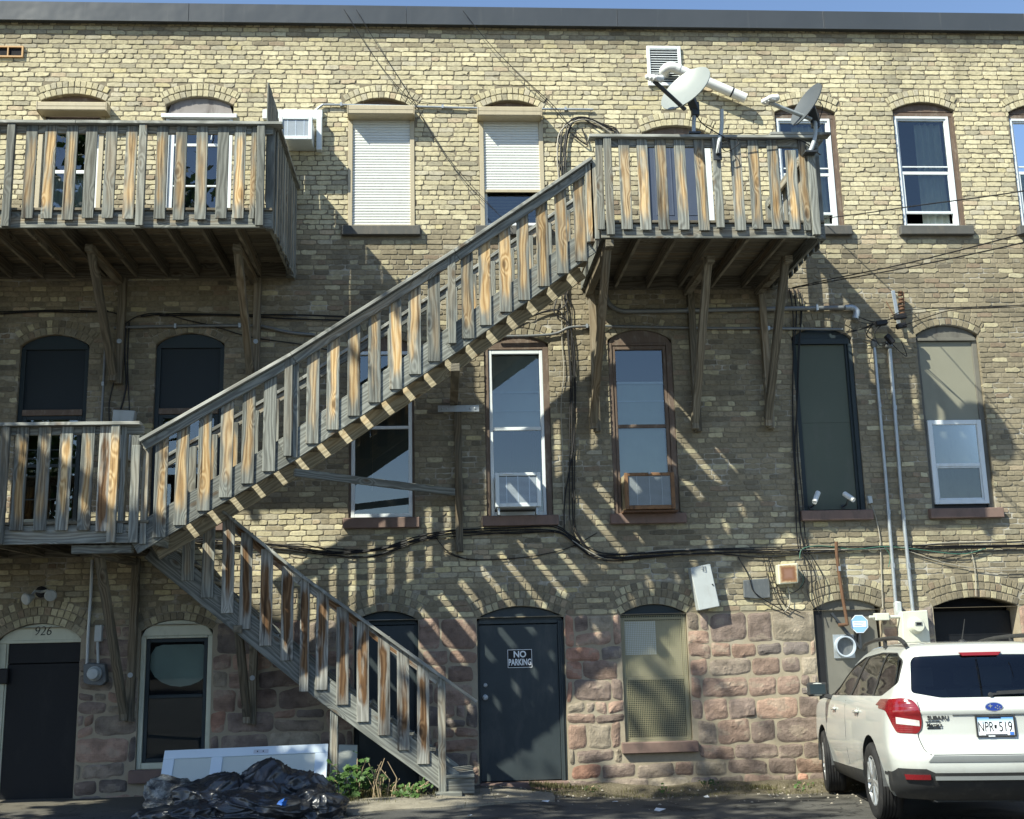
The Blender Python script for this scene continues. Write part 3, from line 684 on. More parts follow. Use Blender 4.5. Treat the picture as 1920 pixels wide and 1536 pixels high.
# --- street level
o = OP['1a']; xl, xr = o['xl'], o['xr']; zt = Z(75, 1201); b = MB(); arch_fill(b, o, .05, .09, zt); b.box(xl, xr, .035, .1, zt-.03, zt+.006); b.box(xl+.002, xl+.09, .045, .12, -.05, zt-.031); b.box(xl+.091, xl+.11, .06, .12, -.05, zt-.031)
f = b.build('house_door', M['cream'], bld, bevel=.004); f['label'] = 'black door under a cream arch numbered 926'
b = MB(); b.box(xl+.112, xr-.006, .07, .12, -.03, Z(75, 1245)); b.box(xl+.112, xr-.006, .072, .12, Z(75, 1243.5), zt-.031); b.build('door_leaf', M['door_black'], f, bevel=.003)
b = MB(); b.box(xl+.0, xr, -.1, .12, -.25, -.055); b.build('step', M['sill_brown'], f, bevel=.01)
b = MB(); a_ = at(8, 1268, -.04); b.box(a_.x-.05, a_.x+.05, .0, .1, a_.z-.09, a_.z+.09); b.build('latch', M['black_plastic'], f, bevel=.01)
a_ = at(80, 1184, -.046); text_mesh('926', .155, 'house_number', M['ink'], f, (a_.x, .048, a_.z), ex=.002, shear=.18, sx=.9, bold=-.002)
o = OP['1b']; xl, xr = o['xl'], o['xr']; zt = Z(330, 1192); b = MB(); arch_fill(b, o, .03, .08, zt); b.box(xl+.002, xl+.06, .03, .12, o['z0'], zt-.001); b.box(xr-.06, xr-.002, .03, .12, o['z0'], zt-.001); b.box(xl+.061, xr-.061, .032, .12, o['z0'], o['z0']+.07); b.box(xl+.061, xr-.061, .02, .12, zt-.03, zt-.001)
f = b.build('window', M['cream'], bld, bevel=.006); f['label'] = 'dark sash window in a cream arched frame'; sill('1b', f)
b = MB(); zm = Z(330, 1306); rect_frame(b, xl+.063, xr-.063, o['z0']+.072, zt-.032, .05, .09, .045); b.box(xl+.109, xr-.109, .05, .088, zm-.02, zm+.02); b.build('sash', M['green_black'], f, bevel=.004)
pane('pane', xl+.1, xr-.1, zm, zt-.07, .075, f, 'glass_dim'); pane('pane', xl+.1, xr-.1, o['z0']+.1, zm, .065, f, 'glass_dim'); pane('insect_screen', xl+.1, xr-.1, o['z0']+.1, zm, .09, f, 'screen')
b = MB(); n = 20; a_ = at(340, 1240, -.14); b.add([(a_.x+.38*math.cos(6.283*i/n), .13, min(a_.z+.2, a_.z+.30*math.sin(6.283*i/n))) for i in range(n)], [tuple(range(n))]); b.build('pale_disc', M['curtain'], f)  # flat pale disc: the lit circle in this window, put into colour
o = OP['1c']; xl, xr = o['xl'], o['xr']; zt = Z(727, 1172); b = MB(); arch_fill(b, o, .07, .1, zt); b.box(xl+.002, xl+.05, .06, .12, -.1, zt-.002); b.box(xr-.05, xr-.002, .06, .12, -.1, zt-.002); f = b.build('cellar_door', M['green_black'], bld, bevel=.004)
b = MB(); b.box(xl+.051, xr-.051, .08, .12, -.08, zt-.01); b.build('door_leaf', M['door_grey'], f)
o = OP['1d']; xl, xr = o['xl'], o['xr']; zt = Z(972, 1164); b = MB(); arch_fill(b, o, .055, .09, zt); b.box(xl+.002, xl+.022, .05, .13, .0, zt-.001); b.box(xr-.075, xr-.002, .05, .13, .0, zt-.001); b.box(xl+.023, xr-.076, .045, .13, zt-.035, zt+.012); b.box(xr-.05, xr-.03, .035, .049, .0, zt-.03)
f = b.build('steel_door', M['door_grey'], bld, bevel=.004); f['label'] = 'dark grey steel door with a no parking sign'
b = MB(); b.box(xl+.024, xr-.078, .07, .115, .015, zt-.045); b.build('door_leaf', M['door_grey'], f, bevel=.004)
b = MB(); b.box(xl, xr, -.06, .13, -.12, .003); b.build('threshold', M['sill_brown'], f, bevel=.01)
b = MB(); a_ = at(910, 1285, -.07); b.lathe([(.026, 0), (.026, .01), (.018, .018), (.006, .019)], (a_.x, .07, a_.z), (0, -1, 0), 16); b.build('deadbolt', M['galv'], f, smooth=True)
b = MB(); a_ = at(910, 1308, -.07); b.lathe([(.034, 0), (.034, .008), (.014, .014), (.014, .035), (.027, .05), (.03, .06), (.024, .072), (.0, .075)], (a_.x, .07, a_.z), (0, -1, 0), 18); b.build('door_knob', M['galv'], f, smooth=True)
a_ = at(950.5, 1217.5, -.067); c_ = at(999, 1252.5, -.067)
b = MB(); b.box(a_.x, c_.x, .0665, .0695, c_.z, a_.z); sg = b.build('parking_sign', M['sign_black'], f)
b = MB(); rect_frame(b, a_.x+.006, c_.x-.006, c_.z+.006, a_.z-.006, .0645, .0664, .006); b.build('border', M['sign_white'], sg)
mx = (a_.x+c_.x)/2; hh = a_.z-c_.z
text_mesh('NO', .105, 'lettering', M['sign_white'], sg, (mx, .0655, c_.z+hh*.71), sx=.95, bold=.003)
text_mesh('PARKING', .105, 'lettering', M['sign_white'], sg, (mx, .0655, c_.z+hh*.30), sx=.64, bold=.003)
o = OP['1e']; xl, xr = o['xl'], o['xr']; zt = Z(1226, 1157); b = MB(); arch_fill(b, o, .05, .09, zt); f = b.build('window', M['green_black'], bld); f['label'] = 'window covered by square wire mesh'; sill('1e', f)
b = MB(); rect_frame(b, xl+.004, xr-.004, o['z0'], zt-.003, .05, .11, .05, .04, .03); zm = Z(1232, 1272); b.box(xl+.055, xr-.055, .06, .1, zm-.02, zm+.02); M['pale_board'] = paint('pale_boarding', (.34, .31, .225), .7, 0., .12, (.2, .18, .13), .4, 3.); b.build('frame', M['pale_board'], f, bevel=.004)
b = MB(); b.box(xl+.056, xr-.056, .092, .1, zm+.022, zt-.04); b.build('panel', M['pale_board'], f)
b = MB(); b.box(xl+.06, xl+.45, .084, .0915, Z(1200, 1228), zt-.045); b.build('paper_sheet', M['curtain_white'], f)
pane('pane', xl+.05, xr-.05, o['z0']+.04, zm, .08, f); pane('backing', xl+.05, xr-.05, o['z0']+.04, zm, .11, f, 'board_green')
b = MB(); n = 36
for i in range(n+1):
    x = xl+.015+(xr-xl-.03)*i/n; b.box(x-.0018, x+.0018, .027, .0305, o['z0']+.005, zt+.02)
n = 66
for i in range(n+1):
    zz = o['z0']+.006+(zt+.012-o['z0'])*i/n; b.box(xl+.012, xr-.012, .031, .0345, zz-.0018, zz+.0018)
M['mesh_wire'] = paint('brass_grey_wire', (.36, .34, .21), .6, .0, .2); b.build('wire_mesh', M['mesh_wire'], f)
o = OP['1f']; xl, xr = o['xl'], o['xr']; b = MB(); arch_fill(b, o, .05, .08, .1); f = b.build('boarded_opening', M['board_grey'], bld); f['label'] = 'arched opening closed with a weathered grey board'
b = MB(); b.box(xl+.003, xl+.12, .03, .049, .1, o['zs']); b.build('tar_strip', M['cable'], f)
o = OP['1g']; xl, xr = o['xl'], o['xr']; b = MB(); arch_fill(b, o, .24, .27, .1); f = b.build('garage_opening', M['dark'], bld)
b = MB(); zt = Z(1820, 1146, -.2); b.box(xl+.02, xr-.02, .20, .235, .1, zt); [b.box(xl+.02, xr-.02, .196, .1995, zt-.3*i-.3, zt-.3*i-.29) for i in range(6)]; b.build('roll_door', M['door_black'], f)
# ================================================================ timber balconies and stairs
G, S, DK, U, RL = M['wood_grey'], M['wood_stain'], M['wood_dark'], M['wood_under'], M['wood_rail']
rw = random.Random(5)
def lerp(nodes, x):
    for (xa, ya), (xb, yb) in zip(nodes, nodes[1:]):
        if x <= xb or (xb, yb) == nodes[-1]: return ya+(yb-ya)*(x-xa)/(xb-xa)
def upright(name, x, D, z0, z1, w, t, mat, parent, face=(0, -1, 0), lean=0.):
    return board(name, (x+lean, -D, z0), (x, -D, z1), w, t, mat, parent, face)
def bolts(o_parent, pts, r=.011):
    for p in pts:
        b = MB(); b.lathe([(r, 0), (r*.9, .006), (r*.4, .009)], p, (0, -1, 0), 8); b.build('bolt', M['galv'], o_parent)
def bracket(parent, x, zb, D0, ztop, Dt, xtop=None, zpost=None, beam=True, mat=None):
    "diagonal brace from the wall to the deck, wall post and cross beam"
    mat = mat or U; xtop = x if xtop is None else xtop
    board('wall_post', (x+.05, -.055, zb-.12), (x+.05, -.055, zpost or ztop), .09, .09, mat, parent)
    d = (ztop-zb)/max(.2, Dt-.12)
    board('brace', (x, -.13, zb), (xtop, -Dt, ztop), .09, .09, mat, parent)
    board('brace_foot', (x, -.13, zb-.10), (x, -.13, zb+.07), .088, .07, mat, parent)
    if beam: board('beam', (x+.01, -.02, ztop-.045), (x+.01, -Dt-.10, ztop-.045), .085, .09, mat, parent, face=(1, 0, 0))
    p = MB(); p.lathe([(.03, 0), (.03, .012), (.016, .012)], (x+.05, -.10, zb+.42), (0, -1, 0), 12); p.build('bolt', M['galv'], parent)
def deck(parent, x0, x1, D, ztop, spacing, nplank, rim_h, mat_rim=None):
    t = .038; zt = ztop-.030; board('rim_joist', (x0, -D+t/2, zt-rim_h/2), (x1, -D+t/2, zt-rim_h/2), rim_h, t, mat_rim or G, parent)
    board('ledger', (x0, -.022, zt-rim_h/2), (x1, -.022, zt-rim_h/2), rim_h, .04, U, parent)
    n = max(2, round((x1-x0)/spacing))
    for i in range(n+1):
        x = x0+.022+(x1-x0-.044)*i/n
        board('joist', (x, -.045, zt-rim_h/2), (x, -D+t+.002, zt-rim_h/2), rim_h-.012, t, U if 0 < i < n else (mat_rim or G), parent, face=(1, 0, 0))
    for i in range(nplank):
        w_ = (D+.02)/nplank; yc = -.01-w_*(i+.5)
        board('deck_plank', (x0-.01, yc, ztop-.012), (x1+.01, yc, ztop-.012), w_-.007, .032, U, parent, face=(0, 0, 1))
# ---- upper left balcony
D = 1.84
tb = thing('timber_balcony', (-3.6, -1, 6.3), 'long weathered timber balcony at upper left on diagonal braces, bolted under the third floor', 'balcony', 'timber balconies on the facade')
xl_, xr_ = -7.4, X(509, 420, D); zrt = Z(260, 228, D+.06); zru = zrt-.036; zbot = Z(260, 427, D); rimh = .195; ztop = zbot+rimh+.03
deck(tb, xl_, xr_, D, ztop, .40, 14, rimh)
for a, b in ((-7.4, X(147, 224, D)), (X(147, 224, D)+.003, X(531, 232, D))): board('top_rail', (a, -D-.02, zrt-.018+rw.uniform(-.002, .002)), (b, -D-.02, zrt-.018), .14, .036, RL, tb, face=(0, 0, 1))
board('sub_rail', (xl_, -D+.0, zru-.047), (xr_, -D+.0, zru-.047), .09, .036, G, tb)
for px in (16, 265, 488): upright('post', X(px, 330, D+.06), D+.052, zbot-.0 if px != 16 else zbot-.01, zru, .088, .05, G, tb)
xs = [55, 91, 131, 168, 206, 244, 302, 338, 377, 417, 449, 475]
for i, px in enumerate(xs):
    upright('baluster', X(px, 330, D+.03), D+.028, Z(px, 411, D+.03)+rw.uniform(-.012, .012), zru-.003, .128 if px != 475 else .06, .02, S if px not in (206, 417, 168) else G, tb, lean=rw.uniform(-.006, .006))
for i in range(9): upright('baluster', X(55, 330, D+.03)-.42-.215*i, D+.028, Z(55, 411, D+.03), zru-.003, .138, .02, S if i % 3 else G, tb)
xs_ = xr_+.012
board('top_rail', (xs_-.0, -D-.06, zrt-.0165), (xs_-.0, -.02, zrt-.0165), .14, .034, RL, tb, face=(0, 0, 1))
board('sub_rail', (xr_-.05, -D+.03, zru-.05), (xr_-.05, -.03, zru-.05), .09, .036, G, tb, face=(1, 0, 0))
for d in (D-.05, .08): upright('post', xs_-.04, d, zbot-.01, zru, .088, .088, G, tb, face=(1, 0, 0))
for i in range(9): upright('baluster', xs_+.016, D-.16-.205*i, zbot-.02+rw.uniform(-.02, .02), zru-.003, .138, .02, G, tb, face=(1, 0, 0))
for i in range(12):
    upright('screen_board', xs_-.085, D-.08-.153*i, zru-.9, 8.12-(.0 if i < 5 else .09)-rw.uniform(0, .02), .138, .019, G, tb, face=(1, 0, 0))
for pxb, yb, pxt in ((212, 700, 165), (470, 700, 425), (-45, 700, -100)):
    zb = Z(pxb, yb, .13); x = X(pxb, yb, .13); bracket(tb, x, zb, .1, zbot-.01, 1.25, None)
# ---- right balcony
D = 1.96
rb_ = thing('timber_balcony', (3.2, -.9, 6.2), 'timber balcony at the head of the long stair, with two satellite dishes on its rail', 'balcony', 'timber balconies on the facade')
x0, x1 = X(1128, 445, D), X(1546, 445, D); zrt = Z(1330, 254, D+.06); zru = zrt-.036; zbot = Z(1330, 446, D); rimh = .17; ztop = zbot+rimh+.03
deck(rb_, x0, x1, D, ztop, .42, 12, rimh)
board('top_rail', (X(1103, 255, D), -D-.02, zrt-.018), (X(1520, 255, D), -D-.02, zrt-.018), .14, .036, RL, rb_, face=(0, 0, 1))
board('top_rail', (X(1440, 255, D), -D-.03, zrt+.0185), (X(1553, 257, D), -D-.03, zrt+.0185), .13, .034, RL, rb_, face=(0, 0, 1))
board('sub_rail', (x0, -D, zru-.047), (x1, -D, zru-.047), .09, .036, G, rb_)
for px, m in ((1142, G), (1347, G), (1525, G)): upright('post', X(px, 350, D+.06), D+.052, Z(px, 444 if px != 1347 else 431, D), zru if px != 1525 else Z(px, 272, D), .09, .05, m, rb_)
for px in (1126, 1173, 1207, 1242, 1278, 1315, 1383, 1417, 1453, 1487, 1509):
    top = zru-.003 if px != 1487 else Z(px, 282, D+.03)
    upright('baluster', X(px, 350, D+.03), D+.028, Z(px, 431, D+.03)+rw.uniform(-.01, .01), top, .128 if px not in (1126, 1509) else .085, .02, S if px not in (1126,) else G, rb_, lean=rw.uniform(-.008, .008))
xs_ = x1+.012
board('top_rail', (xs_, -D-.0, zrt-.0165), (xs_, -.02, zrt-.0165), .14, .034, RL, rb_, face=(0, 0, 1))
board('sub_rail', (x1-.05, -D+.03, zru-.05), (x1-.05, -.03, zru-.05), .09, .036, G, rb_, face=(1, 0, 0))
for d in (D-.05, .08): upright('post', xs_-.04, d, zbot-.01, zru, .088, .088, G, rb_, face=(1, 0, 0))
for i in range(8): upright('baluster', xs_+.016, D-.14-.205*i, zbot-.02+rw.uniform(-.02, .02), zru-.003, .138, .02, G, rb_, face=(1, 0, 0))
upright('post', x0+.04, .09, zbot-.01, zru, .088, .088, G, rb_)
for pxb, yb in ((1113, 790), (1303, 790), (1440, 785)):
    zb = Z(pxb, yb, .13); bracket(rb_, X(pxb, yb, .13), zb, .1, zbot-.01, 1.3 if pxb > 1200 else 1.85, zpost=zbot)
# ---- lower left landing
D = 1.90
ld = thing('timber_balcony', (-3.9, -.9, 2.8), 'low timber landing at left between the two stairs, with brown streaked balusters', 'balcony', 'timber balconies on the facade')
x0, x1 = -7.4, X(226, 1015, D); zrt = Z(130, 792, D+.06); zru = zrt-.036; zbot = Z(110, 1020, D); rimh = .20; ztop = zbot+rimh+.03
deck(ld, x0, x1+.28, D, ztop, .42, 12, rimh)
board('top_rail', (-7.4, -D-.02, zrt-.018), (X(264, 794, D+.05), -D-.02, zrt-.018), .14, .036, RL, ld, face=(0, 0, 1))
board('sub_rail', (x0, -D, zru-.047), (x1+.2, -D, zru-.047), .09, .036, G, ld)
for px in (5, 213): upright('post', X(px, 900, D+.06), D+.052, zbot, zru, .088, .05, S if px > 100 else G, ld)
for i, px in enumerate((37, 79, 121, 162, 195)): upright('baluster', X(px, 900, D+.03), D+.028, Z(px, 996, D+.03)+rw.uniform(-.01, .01), zru-.003, .135, .02, (S, S, S, S, DK)[i], ld, lean=rw.uniform(-.006, .006))
for i in range(8): upright('baluster', X(37, 900, D+.03)-.45-.22*i, D+.028, Z(37, 996, D+.03), zru-.003, .135, .02, S, ld)
upright('post', X(230, 900, D), D-.02, Z(230, 1000, D), zru, .06, .088, G, ld); upright('post', X(248, 900, D-.5), D-.6, zbot-.02, zru, .09, .06, G, ld)
board('beam', (X(135, 1028, D-.1), -D+.12, zbot-.055), (X(248, 1028, D-.1), -D+.12, zbot-.055), .09, .088, G, ld)
for pxb, yb in ((232, 1335), (-80, 1335)): bracket(ld, X(pxb, yb, .13), Z(pxb, yb, .13), .1, zbot-.03, 1.42)
# ---- long upper stair
DO, DI = 1.90, .93
us = thing('timber_staircase', (-.8, -1.2, 4.6), 'long timber stair rising to the right up to the balcony with satellite dishes', 'staircase', 'flights of the outdoor stair')
hp = [(262, 825), (545, 664), (850, 471), (1106, 298)]; sp = [(258, 1038), (545, 868), (850, 665), (1118, 472)]
HR = [(X(*p, DO+.04), Z(*p, DO+.04)) for p in hp]; ST = [(X(*p, DO), Z(*p, DO)) for p in sp]
SD = .285
for (a, b) in zip(ST, ST[1:]):
    dx, dz = b[0]-a[0], b[1]-a[1]; l = math.hypot(dx, dz); n = Vector((-dz/l, 0, dx/l))*SD/2
    for d, m in ((DO-.02, G), (DI+.02, M['wood_cream'])):
        board('stringer', Vector((a[0], -d, a[1]))+n, Vector((b[0], -d, b[1]))+n, SD, .04, m, us)
for i, (a, b) in enumerate(zip(HR, HR[1:])):
    dx, dz = b[0]-a[0], b[1]-a[1]; l = math.hypot(dx, dz); up = Vector((-dz/l, 0, dx/l))
    for d, sh in ((DO+.04, 0), (DI-.03, -.02)):
        e = Vector((dx/l, 0, dz/l))*.001
        board('handrail', Vector((a[0], -d, a[1]+sh))-up*.018+e, Vector((b[0], -d, b[1]+sh))-up*.018, .13 if d > 1 else .09, .036, RL, us, face=tuple(up))
        board('sub_rail', Vector((a[0], -d+.0, a[1]+sh))-up*.085+e, Vector((b[0], -d+.0, b[1]+sh))-up*.085, .088, .036, G, us)
bb = [(301, 1008), (341, 985), (383, 958), (425, 933), (466, 907), (506, 884), (587, 832), (625, 806), (664, 780), (702, 755), (741, 730), (778, 702), (814, 678), (876, 635), (909, 610), (947, 585), (981, 563), (1017, 537), (1052, 513), (1087, 490)]
zb_at = lambda x: lerp(ST, x)
zh_at = lambda x: lerp(HR, x)
for px, py in bb:
    ym = (py+lerp(hp, px))/2; x = X(px, ym, DO+.02)
    upright('baluster', x, DO+.011, Z(px, py, DO+.02), zh_at(x)-.045, .138, .02, S if px not in (506, 814) else G, us, lean=rw.uniform(-.006, .006))
for px, py, w_ in ((254, 1018, .09), (271, 1020, .07), (541, 856, .088), (554, 858, .06), (847, 645, .088), (1104, 455, .09), (1113, 450, .08)):
    x = X(px, py-110, DO+.03); upright('post', x, DO+.026+(.012 if w_ > .07 else -.03), Z(px, py, DO+.03), zh_at(x)-.042, w_, .05, S if px == 1104 else G, us)
x = ST[0][0]+.3; i = 0
while x < ST[-1][0]:
    upright('inner_baluster', x, DI-.012, zb_at(x)+.10, zh_at(x)-.09, .138, .02, S if i % 3 else G, us); x += .235; i += 1
x = ST[0][0]+.16; 
while x < ST[-1][0]-.05:
    zt = zb_at(x)+.245; board('tread', (x, -DO+.041, zt), (x, -DI-.041, zt), .265, .036, U, us, face=(0, 0, 1)); x += .2475
bx = X(852, 680, 1.2); bz = Z(852, 690, DO)
board('beam', (bx, -.02, bz), (bx, -DO-.03, bz), .088, .10, U, us, face=(1, 0, 0))
pz0, pz1 = Z(860, 1035, .08), bz; px_ = X(860, 900, .08)
board('wall_post', (px_, -.055, pz0), (px_, -.055, bz), .09, .09, U, us)
a = at(552, 886, DO-.1); b = at(852, 923, .12); board('strut', a, b, .088, .038, G, us)
b = MB(); c0, c1 = at(821, 763, .03), at(898, 774, .03)
b.box(c0.x, c1.x, -.112, -.104, c1.z, c0.z); b.box(c0.x, c0.x+.17, -.104, .0, c1.z, c0.z) if False else None
br = b.build('strap', M['galv'], us); 
for t in (.1, .22, .78, .9): bolts(us, [(c0.x+(c1.x-c0.x)*t, -.112, (c0.z+c1.z)/2)], .014)
# ---- short lower stair
DO2, DI2 = .90, .08
ls = thing('timber_staircase', (-1.3, -.6, 0), 'short timber stair going down to the right to the ground beside the steel door', 'staircase', 'flights of the outdoor stair')
hp2 = [(420, 957), (570, 1079), (896, 1314)]; sp2 = [(270, 1046), (594, 1312), (836, 1489)]
HR2 = [(X(*p, DO2+.04), Z(*p, DO2+.04)) for p in hp2]; ST2 = [(X(*p, DO2), Z(*p, DO2)) for p in sp2]
for (a, b) in zip(ST2, ST2[1:]):
    dx, dz = b[0]-a[0], b[1]-a[1]; l = math.hypot(dx, dz); n = Vector((-dz/l, 0, dx/l))*.27/2
    for d in (DO2-.02, DI2+.02): board('stringer', Vector((a[0], -d, a[1]))+n, Vector((b[0], -d, b[1]))+n, .27, .04, G, ls)
for i, (a, b) in enumerate(zip(HR2, HR2[1:])):
    dx, dz = b[0]-a[0], b[1]-a[1]; l = math.hypot(dx, dz); up = Vector((-dz/l, 0, dx/l))
    board('handrail', Vector((a[0], -DO2-.04, a[1]))-up*.018, Vector((b[0], -DO2-.04, b[1]))-up*.018, .10, .034, RL, ls, face=tuple(up))
    if i == 0: board('sub_rail', Vector((a[0], -DO2, a[1]))-up*.08, Vector((b[0], -DO2, b[1]))-up*.08, .088, .034, DK, ls)
    else: board('sub_rail', Vector((a[0], -DO2, a[1]))-up*.08, Vector((b[0]-.4, -DO2, b[1]-.4*dz/dx))-up*.08, .088, .034, DK, ls)
z2 = lambda x: lerp(ST2, x); h2 = lambda x: lerp(HR2, x)
for px, py in ((354, 1089), (391, 1121), (427, 1150), (461, 1180), (499, 1211), (538, 1239), (604, 1294), (642, 1322), (680, 1354), (720, 1379), (756, 1407), (794, 1433)):
    x = X(px, py-80, DO2+.02); top = h2(x)-.04 if x > HR2[0][0] else z2(x)+.95+.3*(HR2[0][0]-x)
    top = min(top, Z(px, lerp(sp, px)+20, DO2)) if px < 460 else top
    upright('baluster', x, DO2+.011, Z(px, py, DO2+.02), top, .138, .02, DK if px > 400 else G, ls, lean=rw.uniform(-.005, .005))
x = X(571, 1200, DO2+.03); upright('post', x, DO2+.02, Z(571, 1297, DO2+.03), h2(x)-.03, .10, .06, DK, ls)
x = X(829, 1390, DO2+.03); upright('post', x, DO2+.026, .03, h2(x)-.03, .088, .07, G, ls)
x = ST2[0][0]+.15
while x < ST2[-1][0]-.1:
    zt = z2(x)+.25; board('tread', (x, -DO2+.041, zt), (x, -DI2-.041, zt), .26, .036, G, ls, face=(0, 0, 1))
    x += .252
board('riser_block', (ST2[-1][0]-.02, -DO2-.02, .10), (ST2[-1][0]+.32, -DO2-.02, .10), .17, .04, G, ls); board('tread', (ST2[-1][0]+.0, -.52, .205), (ST2[-1][0]+.32, -.52, .205), .88, .036, G, ls, face=(0, 0, 1))
board('foot_plate', (ST2[-1][0]-.12, -DO2-.07, .025), (ST2[-1][0]+.18, -DO2-.07, .025), .16, .045, G, ls, face=(0, 0, 1))
bracket(ls, X(463, 1340, .13), Z(463, 1340, .13), .1, z2(X(430, 1210, .8))+.02, .85, beam=True)
x = X(626, 1400, DO2-.05); upright('stair_post', x, DO2-.08, .0, z2(x)+.02, .088, .088, G, ls)
b = MB(); b.box(x-.05, x+.05, -DO2+.03, -DO2+.125, .01, .09); b.build('post_base', paint('yellow_paint', (.45, .27, .03), .6, 0., .15), ls)
# ================================================================ parked car
from mathutils.bvhtree import BVHTree
CY, CO, CP = .15832, Vector((4.722, -4.373, .0125)), -.0406
cF = Vector((math.sin(CY)*math.cos(CP), math.cos(CY)*math.cos(CP), math.sin(CP))); cR = Vector((math.cos(CY), -math.sin(CY), 0)); cU = cR.cross(cF)
car = thing('parked_car', CO, 'white estate car parked nose to the wall, seen from its rear left corner', 'car')
car.matrix_world = Matrix(((cR.x, cF.x, cU.x, CO.x), (cR.y, cF.y, cU.y, CO.y), (cR.z, cF.z, cU.z, CO.z), (0, 0, 0, 1))); ORG[car.name] = Vector()
s = NT('white_car_paint'); o_ = s.coord(); s.b.inputs['Coat Weight'].default_value = 1.; s.b.inputs['Coat Roughness'].default_value = .04
z_ = s.sep(o_)[2]; dn = s.noise(o_, 5., 5., .65); dd = s.math('MULTIPLY', s.math('SUBTRACT', 1., s.sstep(z_, .35, .95)), s.sstep(dn, .4, .75))
M['car_white'] = s.fin(s.mix(s.math('MULTIPLY', dd, .35), (.46, .48, .455), (.29, .28, .245)), .35, 0., .5)
M['car_black'] = paint('car_black_plastic', (.03, .031, .032), .5, 0., .15, (.09, .085, .075), .4, 6.)
M['car_grey'] = paint('car_grey_plastic', (.13, .14, .14), .5, 0., .12)
M['car_in'] = paint('car_interior', (.05, .053, .055), .8, 0., .1)
M['car_glass'] = glass_mat('car_tinted_glass', 1.65, (.42, .47, .47), .0)
M['car_side_glass'] = glass_mat('car_side_glass', 1.75, (.55, .60, .58), .0)
M['mirror_dark'] = paint('dark_mirror', (.02, .03, .034), .12, 0., .1, spec=.4)
M['car_seat'] = paint('car_seat_cloth', (.12, .125, .125), .85, 0., .15)
M['tyre'] = paint('tyre_rubber', (.018, .018, .019), .75, 0., .2, (.06, .055, .05), .5, 9.)
M['alloy'] = paint('alloy_rim', (.50, .52, .53), .3, .7, .06, (.2, .18, .15), .3)
s = NT('red_lens'); s.b.inputs['Coat Weight'].default_value = 1.; s.b.inputs['Coat Roughness'].default_value = .03; o_ = s.coord()
st = s.math('SINE', s.math('MULTIPLY', s.sep(o_)[2], 340.)); s.bump(st, .10, .002)
M['red_lens'] = s.fin(s.mix(s.noise(o_, 16., 3.), (.085, .003, .005), (.23, .010, .013)), .15, 0., .6)
M['clear_lens'] = paint('clear_lens', (.62, .60, .57), .12, .25, .25, None, .4, 22.)
M['red_dark'] = paint('dark_red_reflector', (.20, .012, .016), .25, 0., .15)
KEY = [(.25, .22, .80, 4.30), (.30, .15, .835, 4.4), (.36, .09, .86, 4.46), (.44, .04, .872, 4.52), (.52, .008, .884, 4.57), (.60, .0, .893, 4.59), (.645, .012, .895, 4.59), (.69, .062, .894, 4.58), (.78, .085, .892, 4.55), (.90, .080, .888, 4.52),
       (.965, .070, .884, 4.45), (.985, .052, .882, 4.40), (1.04, .068, .872, 4.2), (1.085, .090, .853, 3.7), (1.12, .108, .825, 3.42), (1.20, .150, .785, 3.22), (1.30, .205, .748, 3.0), (1.40, .262, .706, 2.76), (1.465, .292, .672, 2.6), (1.50, .285, .65, 2.5),
       (1.535, .295, .62, 2.4), (1.56, .35, .585, 2.3), (1.58, .47, .53, 2.2), (1.592, .65, .45, 2.1), (1.60, .9, .32, 1.9), (1.602, 1.1, .12, 1.7)]
def par(z):
    for (a, b) in zip(KEY, KEY[1:]):
        if z <= b[0]:
            t = (z-a[0])/(b[0]-a[0]); return [a[i]+(b[i]-a[i])*t for i in (1, 2, 3)]
    return list(KEY[-1][1:])
zs_ = []
for a, b in zip(KEY, KEY[1:]):
    n = max(1, round((b[0]-a[0])/.03)); zs_ += [a[0]+(b[0]-a[0])*i/n for i in range(n)]
zs_.append(KEY[-1][0])
def outline(z):
    yr, hw, yf = par(z); low = z < 1.05; L = yf-yr; rc = min(.26 if low else .17, hw*.6, L*.4); rf = min(.45, hw*.8, L*.4); half = []
    nb, nc, nsd, nf = 9, 9, 30, 8
    for i in range(nb): half.append(((hw-rc)*i/nb, yr))
    for i in range(nc): t = math.pi/2*i/nc; half.append((hw-rc+rc*math.sin(t), yr+rc-rc*math.cos(t)))
    for i in range(nsd): half.append((hw, yr+rc+(L-rc-rf)*i/nsd))
    for i in range(nc): t = math.pi/2*i/nc; half.append((hw-rf+rf*math.cos(t), yf-rf+rf*math.sin(t)))
    for i in range(nf+1): half.append(((hw-rf)*(1-i/nf), yf))
    out = []
    for x, y in half:
        u = (y-2.2)/2.3; x2 = x*(1-.035*u*u) if z < 1.1 else x*(1-.05*max(0, (2.0-y)/2)**2)
        if y < 1.2: y = y+.055*(x/hw)**2*max(0, 1-(y-yr)/.8)
        out.append((x2, y))
    return out
prof = [outline(z) for z in zs_]; nh = len(prof[0]); NP = 2*nh-2
bm = bmesh.new(); rows = []
for z, pf in zip(zs_, prof):
    ring = [(-x, y) for x, y in pf]+[(x, y) for x, y in pf[-2:0:-1]]
    rows.append([bm.verts.new((x, y, z+(.03*max(0, y-.8)*(2.2-y) if z > 1.55 else 0))) for x, y in ring])
for r0, r1 in zip(rows, rows[1:]):
    for j in range(NP): bm.faces.new((r0[j], r0[(j+1) % NP], r1[(j+1) % NP], r1[j]))
bm.faces.new(rows[-1]); bmesh.ops.recalc_face_normals(bm, faces=bm.faces)
for f in bm.faces: f.smooth = True
bm.normal_update(); bm.verts.ensure_lookup_table()
tris = bm.calc_loop_triangles(); TV = [tuple(l.vert.index for l in t) for t in tris]
bm.verts.index_update(); TV = [tuple(l.vert.index for l in t) for t in tris]
